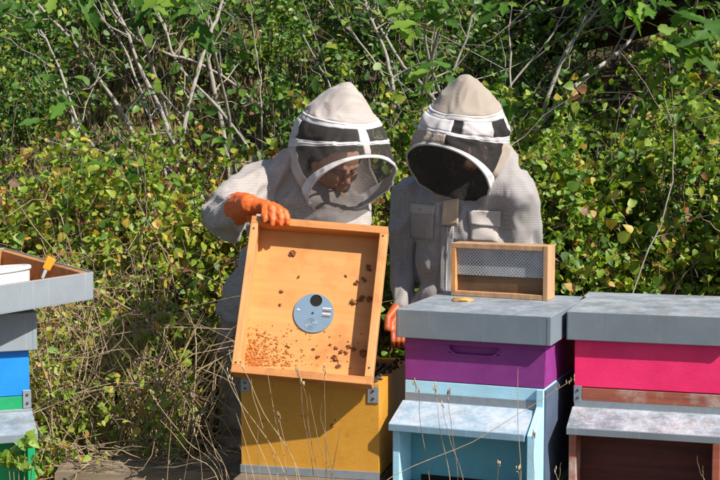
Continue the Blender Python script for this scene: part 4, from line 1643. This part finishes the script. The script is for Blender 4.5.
SAP = [
    ('pale slanting sapling stem crossing the top left corner down to the open bank', [[(35, 0), (55, 22), (85, 55), (100, 80), (115, 101), (134, 134)]], 6.9, 7.3, 0.014),
    ('forked grey sapling farthest left, bent down to the right above the left brambles', [[(40, 30), (55, 57), (67, 90), (80, 127), (98, 153)], [(60, 85), (72, 110), (74, 140)]], 6.6, 6.9, 0.011),
    ('sapling with a straight thin stem left of the long curved bough', [[(92, 2), (110, 28), (126, 52), (136, 78), (147, 108)]], 6.9, 7.2, 0.009),
    ('tall grey sapling stem running from the top left down towards the orange glove', [[(112, 2), (124, 25), (134, 52), (145, 80), (160, 107), (174, 142), (193, 178)]], 6.3, 7.0, 0.014),
    ('pale curved bough sweeping right below the top left big leaves', [[(106, 3), (122, 24), (142, 43), (173, 55), (196, 62)]], 7.0, 6.6, 0.010),
    ('grey sapling leaning right above the orange glove', [[(150, 0), (160, 16), (167, 32), (180, 68), (213, 101), (236, 130)]], 6.8, 7.1, 0.010),
    ('upright thick pale trunk left of the tipping beekeeper hood', [[(210, 2), (206, 25), (206, 45), (211, 72), (218, 106)], [(222, 4), (209, 36)]], 7.0, 7.1, 0.016),
    ('thin straight stem just left of the tipping beekeeper hood peak', [[(252, 20), (256, 47), (261, 84), (262, 122)]], 6.4, 6.5, 0.006),
    ('thin leaning twin stems between the two hood peaks on the left', [[(329, 0), (337, 14), (346, 27), (360, 42)], [(300, 30), (318, 62), (330, 84)]], 6.6, 6.8, 0.007),
    ('dark forked trunk between the two hoods', [[(364, 0), (374, 24), (384, 48), (390, 70), (394, 96)], [(366, 2), (393, 50), (408, 70), (430, 93)]], 6.5, 6.7, 0.013),
    ('short grey upright stem above the right hood', [[(438, 4), (437, 22), (434, 45), (433, 70)], [(474, 4), (466, 40), (452, 74)]], 6.7, 6.7, 0.009),
    ('long pale bough bent from the top down left above the right brambles', [[(648, 0), (640, 22), (627, 43), (608, 60), (590, 74), (560, 101)]], 6.4, 6.9, 0.014),
    ('steep grey stem right of the right beekeeper hood', [[(606, 0), (595, 12), (578, 34), (566, 52), (556, 75), (547, 102)]], 6.5, 6.7, 0.013),
    ('thin slanting stem nearest to the right hood', [[(566, 4), (555, 28), (533, 60), (513, 83)], [(512, 3), (509, 30), (510, 60)]], 6.6, 6.7, 0.008),
    ('bare pale branch in front of the dark hollow at upper right', [[(684, 50), (680, 62), (660, 84), (642, 97), (630, 118)], [(674, 88), (655, 100), (642, 98)]], 6.9, 6.9, 0.011),
    ('bare whitish vine stem winding down the right brambles', [[(664, 96), (671, 121), (674, 150), (673, 172), (660, 225), (645, 259)]], 5.25, 5.3, 0.0042),
]
for lab, st, y0, y1, r_ in SAP:
    bare = 'bare' in lab
    sapling(lab, st, y0, y1, 0 if bare else 60, r_, 0.05, twigs=3 if bare else 10)


# ---- fig trees: big lobed leaves as separate pieces
def fig_leaf_mesh():
    out = [(0, 0), (0.08, -0.17), (0.26, -0.25), (0.38, -0.19), (0.56, -0.30), (0.70, -0.25), (0.72, -0.14), (0.86, -0.12), (1.0, 0.0),
           (0.86, 0.12), (0.72, 0.14), (0.70, 0.25), (0.56, 0.30), (0.38, 0.19), (0.26, 0.25), (0.08, 0.17)]
    mid = [(0.2, 0), (0.42, 0), (0.65, 0), (0.85, 0)]
    V = [(x, y, 0.10 * abs(y) - 0.22 * x * x) for x, y in out] + [(x, y, -0.03 - 0.22 * x * x) for x, y in mid]
    a, b, c, d = 16, 17, 18, 19
    F = [(0, 1, a), (1, 2, a), (2, 3, a), (3, b, a), (3, 4, b), (4, 5, b), (5, 6, b), (6, c, b), (6, 7, c), (7, d, c), (7, 8, d),
         (8, 9, d), (9, c, d), (9, 10, c), (10, b, c), (10, 11, b), (11, 12, b), (12, 13, b), (13, a, b), (13, 14, a), (14, 15, a), (15, 0, a)]
    V += [(-0.45, 0.0, 0.02), (-0.45, 0.015, 0.01), (0.0, 0.018, 0.0)]
    F.append((20, 21, 22, 0))
    return V, F


flV, flF = fig_leaf_mesh()
FIGM = []
for k in range(4):
    me = bpy.data.meshes.new('leaf')
    V = [(x, y, z + 0.05 * math.sin(6 * x + k * 2) * abs(y) * 2) for x, y, z in flV]
    me.from_pydata(V, [], flF)
    a = me.attributes.new('tint', 'FLOAT', 'POINT')
    a.data.foreach_set('value', [(0.25, 0.5, 0.7, 0.9)[k]] * len(V))
    me.materials.append(LM['fig'])
    me.polygons.foreach_set('use_smooth', [True] * len(me.polygons))
    FIGM.append(me)


def fig(label, stems, Y0, Y1, spots, size=0.115, r=0.012):
    """spots: (px, py, n, spread px)"""
    root, org = sapling(label, stems, Y0, Y1, 0, r, kind='fig_tree', cat='fig tree', group='fig trees at the edge of the thicket', twigs=3)
    for (px, py, n, sx, sy) in spots:
        for k in range(n):
            q = at(px + random.uniform(-sx, sx), py + random.uniform(-sy, sy), Y1 + random.uniform(-0.3, 0.15))
            o = bpy.data.objects.new('leaf', random.choice(FIGM))
            C.objects.link(o)
            o.parent = root
            N = Vector((random.gauss(0.15, 0.45), random.gauss(-0.6, 0.3), random.gauss(0.75, 0.3))).normalized()
            D = Vector((random.gauss(0, 1), random.gauss(-0.3, 0.4), random.gauss(-0.5, 0.4)))
            D = (D - N * D.dot(N)).normalized()
            W_ = N.cross(D)
            s = size * random.uniform(0.5, 1.25)
            wd_ = random.uniform(0.6, 1.0)
            o.matrix_basis = Matrix.Translation(q - org) @ Matrix((D * s, W_ * s * wd_, N * s)).transposed().to_4x4()


fig('fig tree with big hanging leaves over the dark hollow at the top right', [[(700, -8), (690, 20), (684, 45), (676, 70)], [(640, -20), (664, 4), (690, 24)]], 6.5, 6.1,
    [(690, 22, 34, 34, 22), (640, 10, 12, 20, 12), (655, 55, 9, 14, 10), (680, 48, 8, 30, 12), (675, -25, 26, 60, 14), (600, -15, 20, 45, 14)])
fig('fig tree with broad leaves above the right hood', [[(420, -12), (424, 20), (428, 60), (440, 92)], [(455, -10), (440, 25), (430, 60)]], 6.3, 6.0,
    [(428, 8, 12, 24, 12), (410, 30, 4, 10, 8), (438, 66, 4, 10, 9), (480, 3, 8, 34, 6), (470, -20, 22, 70, 10), (372, -18, 16, 50, 8)])
fig('fig tree with a few big leaves at the top left', [[(128, -14), (134, 8), (140, 34), (150, 60)], [(190, -10), (205, 20), (214, 50)]], 6.5, 6.2,
    [(140, 6, 5, 14, 7), (192, 5, 6, 18, 8), (206, 30, 6, 12, 12), (60, 3, 8, 50, 10), (20, 12, 7, 22, 14), (100, -20, 34, 110, 12), (230, -18, 18, 70, 10)])
fig('low fig shoot with broad leaves rising from the left brambles', [[(134, 148), (137, 165), (140, 190), (141, 215)]], 5.6, 5.55,
    [(131, 160, 6, 20, 8), (52, 100, 4, 14, 20)], 0.105, 0.006)
fig('fig shoot with two long leaves beside the right hood', [[(500, 100), (506, 125), (512, 160)]], 5.6, 5.5,
    [(500, 104, 4, 10, 6), (485, 90, 2, 8, 5)], 0.12, 0.006)

# canopy added above and beside the frame, out of view, to shade the hollow
cl = Cloud()
tb = []
CEN = []
for k in range(12):
    CEN.append((rng.uniform(-2.4, 3.6), rng.uniform(6.6, 8.2), rng.uniform(3.0, 3.8)))
for k in range(14):
    CEN.append((rng.uniform(1.5, 3.1), rng.uniform(6.2, 7.4), rng.uniform(2.6, 3.4)))
for k in range(110):
    cy = rng.uniform(5.9, 8.6)
    CEN.append((rng.uniform(0.29, 0.62) * cy + 0.2, cy, rng.uniform(1.9, 3.6)))
cr = empty('tree', (0.6, 9.4, float(gz(0.6, 9.4))), 'tree added to shade the hollow and thicket, its crown out of view', 'tree')
org = np.array(cr.location)
for cx, cy, cz in CEN:
    c0 = np.array([cx, cy, cz])
    tb.append((bez(org, (org + c0) / 2 + np.array([0, 0.2, 0.9]), c0, 12, 0.02) - org, np.linspace(0.03, 0.006, 12)))
    for q in range(9):
        d = rng.normal(0, 0.27, 3)
        T_ = bez(c0, c0 + d * 0.5, c0 + d, 5, 0.01)
        tb.append((T_ - org, np.linspace(0.004, 0.002, 5)))
        cl.add(leaf_sprays(T_, 34, 0.07, 0.06), 0.45 + rng.normal(0, 0.2, 34))
tubes('trunk', tb, M['barkdark'], cr, 5)
cl.build('crown', LM['shrub'], cr, 'oval', org=tuple(org))


# ---- dry grass stalks standing in front of the hives
def clump(label, base, stalks, Yf, mat='straw'):
    foot = Vector((at(base, 480, Yf).x, Yf, float(gz(0, Yf))))
    r = empty('grass_clump', foot, label, 'dry grass', 'dry grass stalks in front of the hives')
    sx_ = [q[0][0] for q in stalks]
    for k in range(3 if base < 300 else 0):
        u_ = random.uniform(min(sx_), max(sx_))
        lean = random.gauss(0.05, 0.22)
        ty = random.uniform(405, 455)
        stalks = stalks + [((u_ - lean * (480 - ty), ty), (u_, 480), random.choice((0, 0, 3)))]
    for st in stalks:
        tip, ctl, heads = st[0], st[1], st[2]
        f2 = foot + Vector((random.uniform(-0.07, 0.07), random.uniform(-0.04, 0.04), 0))
        e = at(tip[0], tip[1], Yf - 0.03)
        b = at(ctl[0], ctl[1], Yf)
        d_ = (b - e).normalized()
        lo = b + d_ * min(0.4, max(0.05, (b.z - 0.52) / max(0.3, -d_.z)) if abs(d_.x) < abs(d_.z) else b + d_ * 0.05)
        P_ = spline([f2, lo.lerp(b, -0.0) if lo.z > 0.1 else b, b, b.lerp(e, 0.6) + Vector((random.gauss(0, 0.004), 0, 0)), e], 30) - np.array(foot)
        s = tubes('stalk', [(P_, np.linspace(0.0013, 0.0005, 30))], M[mat] if random.random() < 0.55 else M['twig'], r, 5)
        if heads:
            bm = bmesh.new()
            for q in range(heads):
                i = 29 - q % 5
                c = Vector(P_[i]) + Vector((random.uniform(-1, 1) * 0.004, 0, random.uniform(-1, 1) * 0.006))
                lump(bm, c, 0.0036, 0.8, 1, (0.45, 0.45, 2.0))
            from_bm('seed_head', bm, M[mat] if heads < 7 else M['twig'], s, smooth=True)
    return r


clump('dry grass clump fanning up across the left half of the ochre hive', 280,
      [((215, 357), (236, 396), 0), ((240, 362), (262, 410), 4), ((267, 350 + 20), (275, 418), 0), ((278, 414), (284, 440), 9), ((228, 372), (246, 420), 4), ((251, 378), (262, 425), 0)], 3.9)
clump('dry grass clump rising over the lower edge of the raised lid', 312,
      [((297, 368), (303, 415), 8), ((301, 380), (309, 430), 3), ((309, 393), (318, 440), 0), ((325, 366), (325, 420), 6), ((340, 428), (336, 452), 0), ((322, 402), (326, 440), 0)], 3.86)
clump('dry grass clump with drooping seed heads before the left side of the pale blue hive', 436,
      [((415, 382), (420, 420), 7), ((434, 386), (440, 430), 6), ((449, 390), (452, 432), 8), ((442, 402), (450, 440), 3)], 3.74)
clump('dry grass clump with one long leaning straw, right side of the pale blue hive', 500,
      [((518, 362 + 5), (518, 425), 0), ((534, 433), (533, 455), 8), ((498, 462), (498, 472), 5), ((520, 468), (519, 476), 5)], 3.72)
clump('dry straws in the gap before the crimson hive', 560,
      [((561, 463), (560, 474), 0), ((556, 470), (557, 478), 3), ], 3.74)
clump('single straw before the lower front of the crimson hive', 702, [((697, 456), (700, 472), 0), ((703, 466), (703, 476), 0)], 3.74)
clump('single long straw leaning far right past the pale blue hive', 413, [((575, 378), (480, 438), 7)], 3.70)
clump('dry grass tuft at the foot of the ochre hive, leftmost and leaning left', 225,
      [((178, 388), (200, 430), 0), ((150, 392), (186, 440), 4), ((190, 408), (206, 448), 0), ((205, 420), (216, 455), 0), ((160, 420), (190, 455), 0)], 4.0)
# small green weed in front of the left hive
wd = empty('weed', (at(18, 480, 3.72).x, 3.72, 0), 'small green weed with round leaves in front of the left hive', 'weed')
cl = Cloud()
tb = []
for (px, py) in ((27, 437), (10, 452), (18, 462), (38, 470), (3, 460)):
    P_ = spline([wd.location, at(px * 0.6 + 8, 478, 3.72), at(px, py, 3.72)], 16) - np.array(wd.location)
    tb.append((P_, np.linspace(0.0016, 0.0008, 16)))
    cl.add(leaf_sprays(P_[11:], 22, 0.020, 0.006), 0.5 + rng.normal(0, 0.12, 22))
tubes('stem', tb, M['twig'], wd, 5)
cl.build('foliage', LM['bramble'], wd, 'broad')
